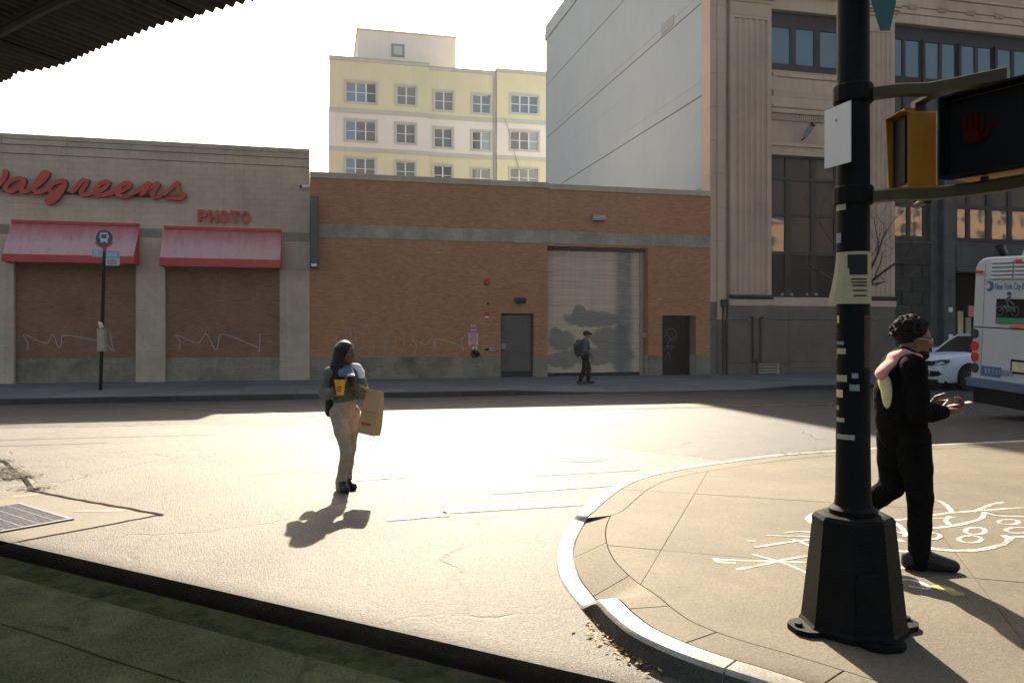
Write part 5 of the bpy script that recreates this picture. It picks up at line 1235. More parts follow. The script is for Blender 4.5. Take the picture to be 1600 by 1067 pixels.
# signs clamped to the pole
pA, pB = P(1289,174,4.34), P(1329.5,157,4.12); zb_ = P(1289,264,4.34).z; zb2 = P(1329,253,4.12).z
s_ = Thing('parking_sign', 'white street sign plate seen nearly edge-on at the left of the black pole', 'sign', ((pA.x+pB.x)/2, (pA.y+pB.y)/2, zb_))
nx = Vector((pB.y-pA.y, -(pB.x-pA.x), 0)).normalized(); nx = nx if nx.x < 0 else -nx
b = MB(); q = [pA, pB, Vector((pB.x,pB.y,zb2)), Vector((pA.x,pA.y,zb_))]; b.add([tuple(p+nx*.003) for p in q]+[tuple(p-nx*.003) for p in q], [(0,1,2,3),(7,6,5,4),(0,4,5,1),(1,5,6,2),(2,6,7,3),(3,7,4,0)]); s_.part('plate', b, sign_white)
b = MB(); m1 = (pA+pB)/2; b.tube([(m1.x,m1.y,(m1.z+zb_)/2+.08),(px-.05,py,(m1.z+zb_)/2+.08)], .012, 6); s_.part('bracket', b, blk_pole)
t = Thing('street_sign', 'small teal plate hanging high on the right of the black pole', 'sign', (px+.1, py, 3.3))
x0, x1 = (1359-800)/F*4.15, (1397-800)/F*4.15; z0, z1 = CH+(HZ-50)/F*4.15, CH+(HZ+60)/F*4.15
b = MB(); b.prism_xz([(x0,z1),(x1,z1),(x1,z0+.14),(x1-.03,z0),(x0+.05,z0),(x0,z0+.16)], 4.13, 4.14); t.part('plate', b, teal_sign)
b = MB(); b.tube([(px+.05,py,z1-.1),(x0+.03,4.14,z1-.1)], .012, 6); t.part('bracket', b, blk_pole)

# pedestrian signals
BL, BR = Vector((2.255,4.12)), Vector((2.485,3.72)); dB = (BR-BL).normalized(); nB = Vector((dB.y, -dB.x)); nB = nB if nB.x < 0 else -nB
zt_, zb_ = 2.955, 2.545
ps_ = Thing('pedestrian_signal', 'black-faced pedestrian signal with a dim red hand, turned towards the viewer', 'pedestrian signal', ((BL.x+BR.x)/2, (BL.y+BR.y)/2, zb_))
def fq(a, e, n0, n1): 
    L_ = (BR-BL).length; return [tuple(BL+dB*(a*L_)+nB*n0), tuple(BL+dB*(e*L_)+nB*n0), tuple(BL+dB*(e*L_)+nB*n1), tuple(BL+dB*(a*L_)+nB*n1)]
b = MB(); b.prism(fq(0,1,-.20,-.03), zb_, zt_); ps_.part('housing', b, signal_y)
b = MB(); b.prism(fq(.03,.97,-.029,-.012), zb_+.015, zt_-.015); face = ps_.part('face', b, blk_plastic)
b = MB(); b.prism(fq(-.01,1.01,-.028,.06), zt_-.006, zt_+.006); b.prism(fq(-.01,1.01,-.028,.06), zb_-.006, zb_+.006); b.prism(fq(-.012,.008,-.028,.06), zb_+.007, zt_-.007); b.prism(fq(.992,1.012,-.028,.06), zb_+.007, zt_-.007); ps_.part('visor', b, blk_plastic)
def hand_sym():
    b = MB(); L_ = (BR-BL).length
    def bar(a0, z0, a1, z1, wd):
        p, q = BL+dB*(a0*L_), BL+dB*(a1*L_); b.tube([(p.x+nB.x*-.009,p.y+nB.y*-.009,z0),(q.x-nB.x*.009,q.y-nB.y*.009,z1)], wd, 6)
    zc = zb_+.21
    for k in range(4): bar(.20+.06*k, zc, .19+.065*k, zc+.11-.02*abs(k-1.4), .010)
    bar(.29,zc-.05,.29,zc+.01,.045); bar(.40,zc-.04,.50,zc+.03,.012); return b
ps_.part('hand_symbol', hand_sym(), hand_led, face)
def arm(zz, pts, h=.034, w_=.03):
    rings = []; 
    for i, p in enumerate(pts):
        p = Vector(p); t = (Vector(pts[min(i+1,len(pts)-1)])-Vector(pts[max(0,i-1)])).normalized(); n = Vector((-t.y,t.x))
        rings.append([(p.x+n.x*w_,p.y+n.y*w_,zz-h),(p.x-n.x*w_,p.y-n.y*w_,zz-h),(p.x-n.x*w_,p.y-n.y*w_,zz+h*.6),(p.x,p.y,zz+h),(p.x+n.x*w_,p.y+n.y*w_,zz+h*.6)])
    b = MB(); b.loft(rings); return b
zu, zl = CH+(HZ-138)/F*4.2, CH+(HZ-302)/F*4.2
ps_.part('bracket_arm', arm(zu, [(px+.06,py-.03),(px+.20,4.22),(2.20,4.21),(2.30,4.13),(2.40,4.03),(2.475,3.955)]), olive_arm)
ps_.part('bracket_arm', arm(zl, [(px+.06,py-.03),(px+.20,4.22),(2.20,4.21),(2.30,4.13),(2.40,4.03),(2.52,3.84)]), olive_arm)
b = MB(); b.tube([(2.40,4.03,zt_+.008),(2.40,4.03,zu-.03)], .02, 8); ps_.part('mount', b, olive_arm); b = MB(); b.tube([(2.40,4.03,zb_-.008),(2.40,4.03,zl+.03)], .02, 8); ps_.part('mount', b, olive_arm)
x0, x1 = (1420-800)/F*4.33, (1466-800)/F*4.33; z0, z1 = CH+(HZ-291)/F*4.33, CH+(HZ-173)/F*4.33
t = Thing('pedestrian_signal', 'yellow pedestrian signal seen from its side, left of the black-faced one', 'pedestrian signal', ((x0+x1)/2, 4.42, z0))
b = MB(); b.bbox(x0, x1, 4.33, 4.50, z0, z1, .012); t.part('housing', b, signal_y)
b = MB(); b.box(x0-.012, x0-.001, 4.35, 4.48, z0+.02, z1-.02); t.part('face', b, blk_plastic)
b = MB(); b.box(x0-.05,x0-.001,4.333,4.50,z1-.006,z1); b.prism_xz([(x0-.001,z1-.007),(x0-.05,z1-.007),(x0-.03,z0),(x0-.001,z0)], 4.492, 4.50); t.part('visor', b, signal_y)
b = MB(); b.box((x0+x1)/2-.02,(x0+x1)/2+.04,4.38,4.43,z1+.001,zu-.03); b.box((x0+x1)/2-.02,(x0+x1)/2+.04,4.22,4.43,zu-.03,zu-.01); t.part('mount', b, olive_arm)
b = MB(); b.box((x0+x1)/2-.09,(x0+x1)/2-.03,4.36,4.46,z1+.001,z1+.022); t.part('cap', b, signal_y)
b = MB(); b.tube([((x0+x1)/2,4.40,z0),((x0+x1)/2,4.40,zl-.03),((x0+x1)/2-.02,4.25,zl-.03)], .022, 8); t.part('lower_mount', b, olive_arm)

# bare street tree behind the pole
tx, ty = (1341-800)/F*24.6, 24.6
tr = Thing('bare_tree', 'leafless street tree behind the black pole in front of the limestone front', 'tree', (tx, ty, FH))
random.seed(21)
bt = MB(); limbs = MB(); twigs = MB()
bt.tube([(tx,ty,FH),(tx+.02,ty,1.2),(tx-.02,ty+.03,2.4),(tx+.03,ty,3.3)], [.15,.12,.10,.08], 9)
def grow(p, d, r, ln, depth):
    pts, rr = [p], [r]; q = p.copy(); dd = d.copy()
    for k in range(4):
        dd = (dd+Vector((random.gauss(0,.16),random.gauss(0,.16),random.gauss(.05,.12)))).normalized(); q = q+dd*ln/4; pts.append(q.copy()); rr.append(r*(1-.16*(k+1)))
    (limbs if depth < 2 else twigs).tube(pts, rr, 6 if depth < 2 else 4, cap=False)
    if depth >= 4 or r < .003: return
    for _ in range(3 if depth < 3 else 2):
        i = random.choice((2,3,4)); nd = (dd+Vector((random.gauss(0,.6),random.gauss(0,.5),random.gauss(.1,.4)))).normalized(); grow(pts[i], nd, rr[i]*.62, ln*random.uniform(.55,.85), depth+1)
for d in ((-.75,.2,.35),(.8,.1,.5),(.3,-.4,.9),(-.35,.3,.9),(.65,.4,.15),(-.5,-.5,.6)): grow(Vector((tx+random.uniform(-.03,.03),ty,random.uniform(2.5,3.25))), Vector(d).normalized(), .060, 1.75, 0)
tr.part('trunk', bt, bark, smooth=60); tr.part('branch', limbs, bark, smooth=60); tr.part('twig', twigs, bark, kind='stuff')

# ================================================================== VEHICLES
# city bus, rear towards the viewer's left
D_ = 17.0; corner = STREET.inverted() @ Vector(((1512-800)/F*D_, D_, 0))
BM = STREET @ Matrix.Translation((corner.x, corner.y-1.3, .004)) @ Matrix.Rotation(R(3.2), 4, 'X')
bus = Thing('city_bus', 'white city bus seen from behind at the right edge', 'bus', (0,0,0), BM)
BI = BM.inverted()
def BU(u, v):
    o = BI @ Vector((0,0,CH)); d = BI.to_3x3() @ Vector(((u-800)/F, 1, (HZ-v)/F)); t = -o.x/d.x; p = o+d*t; return p.y, p.z
zt_b = BU(1556,402)[1]; zbump0, zbump1 = BU(1512,601)[1], BU(1512,588)[1]
zT = zt_b+.02
def bring(x, ins, zb, zt, r=.34):
    w_ = 1.3-ins; pts = [(x,-w_,zb)]+[(x,-w_+r*(1-math.cos(a*math.pi/12)), zt-r*.62+r*.62*math.sin(a*math.pi/12)) for a in range(7)]
    pts += [(x,w_-r*(1-math.cos(a*math.pi/12)), zt-r*.62+r*.62*math.sin(a*math.pi/12)) for a in range(6,-1,-1)]+[(x,w_,zb)]; return pts
b = MB(); b.loft([bring(.0,.05,zbump1,zT-.05), bring(.06,.008,zbump1,zT-.008), bring(.16,0,zbump1,zT), bring(12.0,0,zbump1,zT), bring(12.2,.08,zbump1,zT-.08)]); bus.part('body', b, bus_white, smooth=35)
b = MB(); b.box(.2, 12, -1.26, 1.26, .26, zbump1+.01); bus.part('skirt', b, blk_plastic)
b = MB(); b.loft([[(x,y,z) for y,z in ((-1.32+i,zbump0),(1.32-i,zbump0),(1.32-i,zbump1-.02),(1.30-i,zbump1),(-1.30+i,zbump1),(-1.32+i,zbump1-.02))] for x,i in ((-.10,.06),(-.05,.0),(.25,.0))]); bus.part('bumper', b, bus_blue)
b = MB(); b.box(-.02,.6,-1.15,1.15,.24,zbump0-.003); bus.part('rear_valance', b, blk_plastic)
def rb_(u0, u1, v0, v1): y0, z0 = BU(u0, v1); y1, z1 = BU(u1, v0); return max(y0,y1), min(y0,y1), z0, z1
def rear_box(name, u0, u1, v0, v1, mat, x0=-.02, x1=0.0, par=None, mirror=False, ymin=None):
    ya, yb_2, z0, z1 = rb_(u0,u1,v0,v1); yb_2 = yb_2 if ymin is None else ymin
    b = MB(); b.box(x0, x1, yb_2, ya, z0, z1); o = bus.part(name, b, mat, par)
    if mirror: b = MB(); b.box(x0, x1, -ya, -yb_2, z0, z1); bus.part(name, b, mat, par)
    return o
# panel seams
zs = BU(1517,510)[1]
b = MB(); b.box(-.003,.03,-1.25,1.25,zs-.012,zs+.012); bus.part('panel_seam', b, blk_plastic)
for yy in (BU(1537,480)[0], -BU(1537,480)[0]): b = MB(); b.box(-.003,.03,yy-.008,yy+.008,zs+.013,zT-.15); b.box(-.003,.03,yy-.008,yy+.008,zbump1+.02,zs-.013); bus.part('panel_seam', b, grey_print)
b = MB(); yv = BU(1537,438)[0]; zv = BU(1537,438)[1]; b.box(-.003,.03,-yv+.01,yv-.01,zv-.008,zv+.008); bus.part('panel_seam', b, grey_print)
# louvre grille
ya, _, z0, z1 = rb_(1548.5,1588,408,433.5)
for c_ in range(3):
    y1 = ya-c_*(2*ya/3)-.02; y0 = ya-(c_+1)*(2*ya/3)+.02
    b = MB(); b.box(-.006,.02,y0,y1,z0,z1); g = bus.part('vent', b, vent_mat)
    for k in range(5): zz = z0+(z1-z0)*k/4; b = MB(); b.prism_xz([(-.035,zz-.022),(-.008,zz-.035),(-.008,zz+.03),(-.03,zz+.02)], y0, y1); bus.part('vent_slat', b, bus_white, g)
for y0 in (-.35,.35): pass
# lamps
for i, v in enumerate((521,540.5,557.5,574.5)):
    y, z = BU(1523.5, v)
    for s in (1,-1):
        b = MB(); b.disc((-.012,s*y,z), (-1,0,0), .088, .014, 20); b.disc((-.004,s*y,z), (-1,0,0), .105, .010, 20); bus.part('tail_lamp', b, red_lens if i in (1,2) else dark_lens)
for (u, v, w2) in ((1531.5,425,4),(1594,408,5)):
    y, z = BU(u, v)
    for s in (1,-1): b = MB(); b.box(-.045,.06,s*y-.075,s*y+.075,z-.03,z+.03); bus.part('marker_lamp', b, red_lens)
ya, _, z0, z1 = rb_(1556.5,1600,467.5,505); 
b = MB(); b.box(-.02,.0,-ya,ya,z0,z1); ad = bus.part('advert_panel', b, blk_plastic)
zg = BU(1557,495.5)[1]; b = MB(); b.box(-.024,-.0205,-ya+.01,ya-.01,z0+.01,zg); bus.part('advert_band', b, green_p, ad)
yc, zc_ = BU(1577,481)
def MT(y, z): return (-.026, yc-y, zc_+z)
b = MB()
for cx in (-.20,.17): b.tube([MT(cx+.09*math.cos(t*math.pi/8), -.07+.09*math.sin(t*math.pi/8)) for t in range(17)], .012, 5, cap=False)
for p in ([(-.20,-.07),(-.10,.02),(.05,.02),(.17,-.07)],[(-.08,.02),(-.02,-.06),(.08,-.06),(.10,.03)],[(.17,-.07),(.12,.08),(.06,.10)],[(.0,.05),(-.06,.18),(.03,.22)],[(-.04,.18),(.08,.10)],[(-.02,.06),(.06,-.03)]): b.tube([MT(*q) for q in p], .018, 5)
b.lathe([(.0,-.03),(.035,-.02),(.04,.02),(.0,.05)], 8, MT(-.0,.28)); bus.part('advert_rider', b, M('dim_print', (.07, .08, .085), .6), ad)
rear_box('plate_strip', 1579, 1600, 507, 511.5, orange_p, -.03, -.003, ymin=-.3)
o = rear_box('plate_recess', 1579.5, 1600, 563, 583, blk_plastic, -.02, .0, ymin=BU(1579.5,570)[0]-.55)
rear_box('licence_plate', 1582.5, 1600, 566.5, 580, poster_y, -.028, -.021, ymin=BU(1579.5,570)[0]-.47, par=o)
o = rear_box('fleet_label', 1534, 1564, 574.5, 586, text_blue, -.02, -.0)
y0, z0 = BU(1536,584); y1, z1 = BU(1562,577); b = MB(); [b.box(-.024,-.0205,y0-.06-k*.09-.05,y0-.06-k*.09,z0+.02,z1-.0) for k in range(8)]; bus.part('fleet_number', b, grey_print, o)
# logo and name
yl, zl_ = BU(1546.5,447.3)
b = MB(); b.disc((-.004,yl,zl_), (-1,0,0), .105, .003, 24); lg = bus.part('logo', b, text_blue)
b = MB(); b.disc((-.0075,yl+.045,zl_+.005), (-1,0,0), .062, .002, 20); bus.part('logo_cutout', b, bus_white, lg)
me = text_mesh('New York City Bus', .20, .002); me.materials.append(text_blue); a_, c_ = text_width(me)
o = link('name_lettering', me, bus.o, (-.004, BU(1555,447)[0], zl_-.07)); o.rotation_euler = (R(90), 0, R(-90)); wd = BU(1555,447)[0]-BU(1606,447)[0]; o.scale = (wd/(c_-a_), 1, 1)
# roof pod, wheels, side windows
yp = BU(1578,396)[0]; b = MB(); b.loft([[(x,y*k_2,z) for y,z in ((-yp,zT-.04),(yp,zT-.04),(yp-.10,zT+.20),(-yp+.10,zT+.20))] for x,k_2 in ((.25,.95),(.45,1),(4.5,1))]); bus.part('roof_pod', b, bus_white)
for x in (2.6, 9.3):
    for s in (1,-1): b = MB(); b.tube([(x,s*1.05,.50),(x,s*1.29,.50)], .50, 24); w2 = bus.part('wheel', b, rubber); b = MB(); b.tube([(x,s*1.291,.50),(x,s*1.31,.50)], .28, 16); bus.part('rim', b, chrome, w2)
for s in (1,-1):
    for k in range(7): b = MB(); b.box(1.4+k*1.45, 2.75+k*1.45, s*1.285, s*1.306, 1.55, 2.5); bus.part('side_window', b, gl_dark)
    b = MB(); b.box(.3,12,s*1.288,s*1.304,zs-.1,zs+.0); bus.part('side_stripe', b, bus_blue)

# white sport utility car parked on the far kerb
cD = 24.2; cc_ = STREET.inverted() @ Vector(((1476-800)/F*cD, cD, 0))
CM = STREET @ Matrix.Translation((cc_.x-.06, cc_.y+.97, .004)) @ Matrix.Rotation(math.pi, 4, 'Z')
car = Thing('parked_car', 'white sport utility car with black grille between the walking man and the bus', 'car', (0,0,0), CM)
def csec(x, hw, zb, zt, tum=.06, r=.10):
    pr = [(-hw+.06,zb),(-hw,zb+.14),(-hw-.0,zb+(zt-zb)*.55),(-hw+tum*.6,zt-r),(-hw+tum+r*.7,zt-.02),(-hw*.35,zt+.015)]
    return [(x,y,z) for y,z in pr]+[(x,-y,z) for y,z in pr[::-1]]
b = MB(); b.loft([csec(.02,.70,.34,.70,.05,.06), csec(-.02,.82,.26,.92,.06,.08), csec(-.12,.90,.24,1.02,.07,.08), csec(-.35,.955,.24,1.08,.07,.09), csec(-.9,.965,.26,1.13,.07,.09), csec(-1.45,.965,.26,1.18,.07,.09), csec(-2.4,.965,.26,1.16,.06,.08), csec(-4.0,.965,.28,1.18,.06,.08), csec(-4.6,.93,.34,1.16,.07,.08), csec(-4.8,.84,.42,1.0,.07,.08)]); body = car.part('body', b, car_white, smooth=45)
def gsec(x, hw, z0, z1, t): return [(x,-hw,z0),(x,-hw+t,z1-.05),(x,-hw+t+.08,z1),(x,hw-t-.08,z1),(x,hw-t,z1-.05),(x,hw,z0)]
b = MB(); b.loft([gsec(-1.30,.86,1.14,1.19,.01), gsec(-1.75,.88,1.12,1.52,.10), gsec(-2.05,.88,1.12,1.70,.16), gsec(-3.2,.88,1.12,1.74,.17), gsec(-4.2,.87,1.12,1.66,.16), gsec(-4.62,.84,1.12,1.20,.04)]); car.part('cabin_glass', b, gl_black, smooth=30)
b = MB(); b.loft([[(x,y,z) for y,z in ((-h_,zz),(-h_+.05,zz+.03),(h_-.05,zz+.03),(h_,zz))] for x,h_,zz in ((-2.0,.72,1.675),(-2.4,.73,1.735),(-3.3,.72,1.745),(-4.25,.70,1.665))]); car.part('roof_skin', b, car_white, smooth=40)
for s in (1,-1): b = MB(); b.tube([(-1.32,s*.85,1.17),(-1.76,s*.79,1.50),(-2.08,s*.73,1.69),(-3.2,s*.72,1.73),(-4.2,s*.72,1.66),(-4.6,s*.82,1.22)], .035, 6); car.part('pillar', b, car_white)
for x in (-.98, -3.85):
    for s in (1,-1):
        b = MB(); b.disc((x,s*.955,.40), (0,s,0), .455, .016, 28); car.part('wheel_arch', b, blk_plastic)
        b = MB(); b.tube([(x,s*.78,.38),(x,s*.985,.38)], .38, 28); w2 = car.part('wheel', b, rubber)
        b = MB(); b.tube([(x,s*.986,.38),(x,s*.995,.38)], .25, 20); car.part('rim', b, dk_metal, w2)
        for k in range(5): a = k*2*math.pi/5; b = MB(); b.tube([(x,s*1.0,.38),(x+.23*math.cos(a),s*1.0,.38+.23*math.sin(a))], .022, 5); car.part('spoke', b, chrome, w2)
b = MB(); b.loft([[(-.04+o,y,z) for y,z in ((-.55,.76),(.55,.76),(.52,.90),(-.52,.90))] for o in (-.05,.075)]); g = car.part('grille', b, blk_plastic)
for k in range(7): b = MB(); b.box(.036,.05,-.46+k*.145,-.40+k*.145,.775,.885); car.part('grille_slot', b, dk_metal, g)
for s in (1,-1):
    b = MB(); b.loft([[(x,s*y,z) for x,y,z in ((.055,.50,.77),(.050,.50,.89),(-.05,.86,.955),(-.24,.975,.96),(-.22,.985,.88),(-.03,.90,.80))], [(x-.09,s*(y-.09),z) for x,y,z in ((.055,.50,.77),(.050,.50,.89),(-.05,.86,.955),(-.24,.975,.96),(-.22,.985,.88),(-.03,.90,.80))]])
    h = car.part('headlight', b, dark_lens); b = MB(); b.tube([(.02,s*.68,.85),(-.07,s*.80,.88)], .035, 8); car.part('lens', b, grey_print, h)
    b = MB(); b.loft([[(x,s*y,z) for x,y,z in ((.055+o,.50,.42),(.06+o,.50,.60),(.02+o,.78,.60),(-.03+o,.86,.52),(.0+o,.78,.44))] for o in (.012,-.05)]); car.part('fog_recess', b, blk_plastic)
    b = MB(); b.bbox(-1.60,-1.38,s*1.0-.07,s*1.0+.10,1.14,1.30,.03); car.part('mirror', b, car_white)
    for x0, x1 in ((-2.55,-1.50),(-3.55,-2.58)): b = MB(); b.box(x0,x0+.012,s*.962-.006,s*.962+.006,.36,1.10); b.box(x1-.22,x1-.06,s*.97-.012,s*.97+.012,.98,1.01); car.part('door_line', b, dk_metal)
b = MB(); b.loft([[(x,y,z) for y,z in ((-.44,.42),(.44,.42),(.40,.62),(-.40,.62))] for x in (.055,-.02)]); car.part('lower_intake', b, blk_plastic)
b = MB(); b.loft([[(x,y,z) for y,z in ((-.78,.20),(.78,.20),(.74,.34),(-.74,.34))] for x in (.05,-.2)]); car.part('chin', b, blk_plastic)
b = MB(); b.box(-4.6,-.15,-.88,.88,.18,.30); car.part('underbody', b, blk_plastic)

# ================================================================== PEOPLE: smooth surfaces grown round a posed skeleton
random.seed(11)
class Flesh:
    "a set of tapered limbs and ellipsoids blended into one continuous skin"
    def __init__(s, k=.03): s.p = []; s.k = k
    def limb(s, pts, rads, k=None):
        for i in range(len(pts)-1): s.p.append(('c', np.array(pts[i], float), np.array(pts[i+1], float), rads[i], rads[i+1], k or s.k))
        return s
    def ell(s, c, r, rot=None, k=None):
        m = np.array(rot.to_3x3() if rot is not None else Matrix.Identity(3)); s.p.append(('e', np.array(c, float), np.array(r, float), m, 0, k or s.k)); return s
    def mesh(s, vx):
        lo = np.full(3, 9e9); hi = -lo
        bbs = []
        for q in s.p:
            if q[0] == 'c': a = np.minimum(q[1]-q[3], q[2]-q[4]); b_ = np.maximum(q[1]+q[3], q[2]+q[4])
            else: r = q[2].max(); a, b_ = q[1]-r, q[1]+r
            bbs.append((a, b_)); lo = np.minimum(lo, a); hi = np.maximum(hi, b_)
        lo -= 4*vx; hi += 4*vx; n = np.ceil((hi-lo)/vx).astype(int)+1
        D = np.full(n, 1.0, np.float32)
        for q, (a, b_) in zip(s.p, bbs):
            k = q[5]; m_ = k+3*vx
            i0 = np.maximum(0, np.floor((a-m_-lo)/vx).astype(int)); i1 = np.minimum(n, np.ceil((b_+m_-lo)/vx).astype(int)+1)
            X = lo[0]+vx*np.arange(i0[0], i1[0])[:,None,None]; Y = lo[1]+vx*np.arange(i0[1], i1[1])[None,:,None]; Z = lo[2]+vx*np.arange(i0[2], i1[2])[None,None,:]
            if q[0] == 'c':
                A, B_ = q[1], q[2]; AB = B_-A; L2_ = max(1e-9, AB@AB)
                t = np.clip(((X-A[0])*AB[0]+(Y-A[1])*AB[1]+(Z-A[2])*AB[2])/L2_, 0, 1)
                d = np.sqrt((X-A[0]-t*AB[0])**2+(Y-A[1]-t*AB[1])**2+(Z-A[2]-t*AB[2])**2)-(q[3]+(q[4]-q[3])*t)
            else:
                m = q[3]; dx, dy, dz = X-q[1][0], Y-q[1][1], Z-q[1][2]
                u = [(dx*m[0][i]+dy*m[1][i]+dz*m[2][i])/q[2][i] for i in range(3)]
                k0 = np.sqrt(u[0]**2+u[1]**2+u[2]**2); k1 = np.sqrt((u[0]/q[2][0])**2+(u[1]/q[2][1])**2+(u[2]/q[2][2])**2)
                d = k0*(k0-1)/np.maximum(k1, 1e-6)
            sl_ = tuple(slice(i0[i], i1[i]) for i in range(3)); e = D[sl_]
            h = np.maximum(k-np.abs(e-d), 0)/k; D[sl_] = np.minimum(e, d)-h*h*k*.25
        ins = D < 0
        c8 = [(i,j,l) for i in (0,1) for j in (0,1) for l in (0,1)]
        sh = lambda arr, o: arr[o[0]:arr.shape[0]-1+o[0], o[1]:arr.shape[1]-1+o[1], o[2]:arr.shape[2]-1+o[2]]
        cnt = sum(sh(ins, o).astype(np.int8) for o in c8); act = (cnt > 0) & (cnt < 8)
        I = np.argwhere(act); idx = np.full(act.shape, -1, int); idx[act] = np.arange(len(I))
        vals = {o: D[I[:,0]+o[0], I[:,1]+o[1], I[:,2]+o[2]] for o in c8}
        acc = np.zeros((len(I), 3)); num = np.zeros(len(I))
        for a in c8:
            for ax in range(3):
                if a[ax] == 1: continue
                b_ = list(a); b_[ax] = 1; b_ = tuple(b_); va, vb = vals[a], vals[b_]; cr_ = (va < 0) != (vb < 0)
                t = np.where(cr_, va/np.where(va-vb == 0, 1, va-vb), 0); pos = np.tile(np.array(a, float), (len(I), 1)); pos[:,ax] += t
                acc += np.where(cr_[:,None], pos, 0); num += cr_
        V = lo+vx*(I+acc/np.maximum(num,1)[:,None]); F_ = []
        for ax in range(3):
            o1, o2 = [(1,2),(2,0),(0,1)][ax]
            s0 = [slice(1,-1)]*3; s0[ax] = slice(0,-1); s1 = [slice(1,-1)]*3; s1[ax] = slice(1,None)
            A, B_ = ins[tuple(s0)], ins[tuple(s1)]; E = np.argwhere(A != B_); 
            if not len(E): continue
            sg = A[E[:,0],E[:,1],E[:,2]]; C_ = E+1; C_[:,ax] = E[:,ax]
            def cell(d1, d2): q = C_.copy(); q[:,o1] -= d1; q[:,o2] -= d2; return idx[q[:,0],q[:,1],q[:,2]]
            Q = np.stack([cell(1,1), cell(0,1), cell(0,0), cell(1,0)], 1); Q[~sg] = Q[~sg][:, ::-1]; F_.append(Q)
        return V, np.concatenate(F_)
def flesh_obj(name, fl, vx, mat, parent=None, extra=None):
    V, F_ = fl.mesh(vx); vs, fs = V.tolist(), F_.tolist()
    for e, v2 in (extra or []):
        V2_, F2 = e.mesh(v2); n = len(vs); vs += V2_.tolist(); fs += (F2+n).tolist()
    me = bpy.data.meshes.new(name); me.from_pydata(vs, [], fs); me.materials.append(mat)
    me.polygons.foreach_set('use_smooth', [True]*len(me.polygons)); me.update()
    return link(name, me, parent)
def hand(wrist, fwd, palm, thumb, curl=.5, sc=1.0):
    "palm, four unequal bent fingers, thumb; fwd along the hand, palm = the way the palm faces, thumb = thumb side"
    f, p = Vector(fwd).normalized(), Vector(palm).normalized(); t = Vector(thumb); t = (t-f*t.dot(f)-p*0).normalized(); p = f.cross(t) if f.cross(t).dot(p) > 0 else t.cross(f)
    w_ = Vector(wrist); h = Flesh(.007*sc); k = sc
    for q in (-1.5,-.5,.5,1.5): h.limb([w_, w_+f*.045*k+t*.014*q*k, w_+f*.09*k+t*.019*q*k], [.021*k,.017*k,.012*k])
    for i, ln in enumerate((.066,.080,.085,.074)):
        q = -1.5+i; b0 = w_+f*.088*k+t*.020*q*k; a = 0; pts = [b0]; d = f
        for sgm, (l, c_) in enumerate(((.46,.8),(.31,1.0),(.23,.7))):
            a += curl*c_; d = f*math.cos(a)+p*math.sin(a); pts.append(pts[-1]+d*ln*l*k)
        h.limb(pts, [.0098*k,.0090*k,.0082*k,.0070*k], .003)
    b0 = w_+f*.025*k+t*.024*k; d1 = (f*.6+t*.75+p*.25).normalized(); d2 = (f*.85+t*.25+p*.5*max(.3,curl)).normalized()
    h.limb([b0, b0+d1*.042*k, b0+d1*.042*k+d2*.032*k, b0+d1*.042*k+d2*.056*k], [.015*k,.012*k,.010*k,.008*k], .004)
    return h
def head_on(fl, c, f, sc=1.0, up=(0,0,1), k=.02):
    "skull, jaw, brow, nose, lips, ears, chin; f = the way the face looks"
    f = Vector(f).normalized(); u = Vector(up).normalized(); r = f.cross(u).normalized(); u = r.cross(f); c = Vector(c)
    rot = Matrix((f, r, u)).transposed(); P_ = lambda a, b, d: c+f*a*sc+r*b*sc+u*d*sc
    fl.ell(P_(-.012,0,.03), (.098*sc,.076*sc,.092*sc), rot, k); fl.ell(P_(.020,0,-.045), (.068*sc,.056*sc,.070*sc), rot, k)
    fl.ell(P_(.058,0,-.092), (.024*sc,.026*sc,.018*sc), rot, .02); fl.ell(P_(.066,0,.030), (.022*sc,.048*sc,.012*sc), rot, .015)
    fl.limb([P_(.082,0,.012), P_(.106,0,-.022)], [.009*sc,.014*sc], .01); fl.ell(P_(.092,0,-.028), (.014*sc,.019*sc,.009*sc), rot, .008)
    fl.ell(P_(.080,0,-.054), (.014*sc,.024*sc,.006*sc), rot, .006); fl.ell(P_(.077,0,-.067), (.014*sc,.022*sc,.007*sc), rot, .006)
    for s in (1,-1): fl.ell(P_(.055,.036*s,-.020), (.024*sc,.020*sc,.022*sc), rot, .02); fl.ell(P_(-.008,.076*s,-.008), (.020*sc,.009*sc,.032*sc), rot, .006)
    return P_
def eyes(P_, root, sc=1.0):
    for s in (1,-1):
        b = MB(); c = P_(.076,.031*s,.006); b.lathe([(.001,-.007),(.007,-.005),(.010,0),(.007,.005),(.001,.007)], 10, tuple(c)); e = link('eye', mk_mesh(b, 'eye', beige_metal, 60), root)
        c2 = P_(.0845,.031*s,.006); b = MB(); b.lathe([(.001,-.005),(.005,0),(.001,.005)], 8, tuple(c2)); link('iris', mk_mesh(b, 'iris', ink, 60), e)

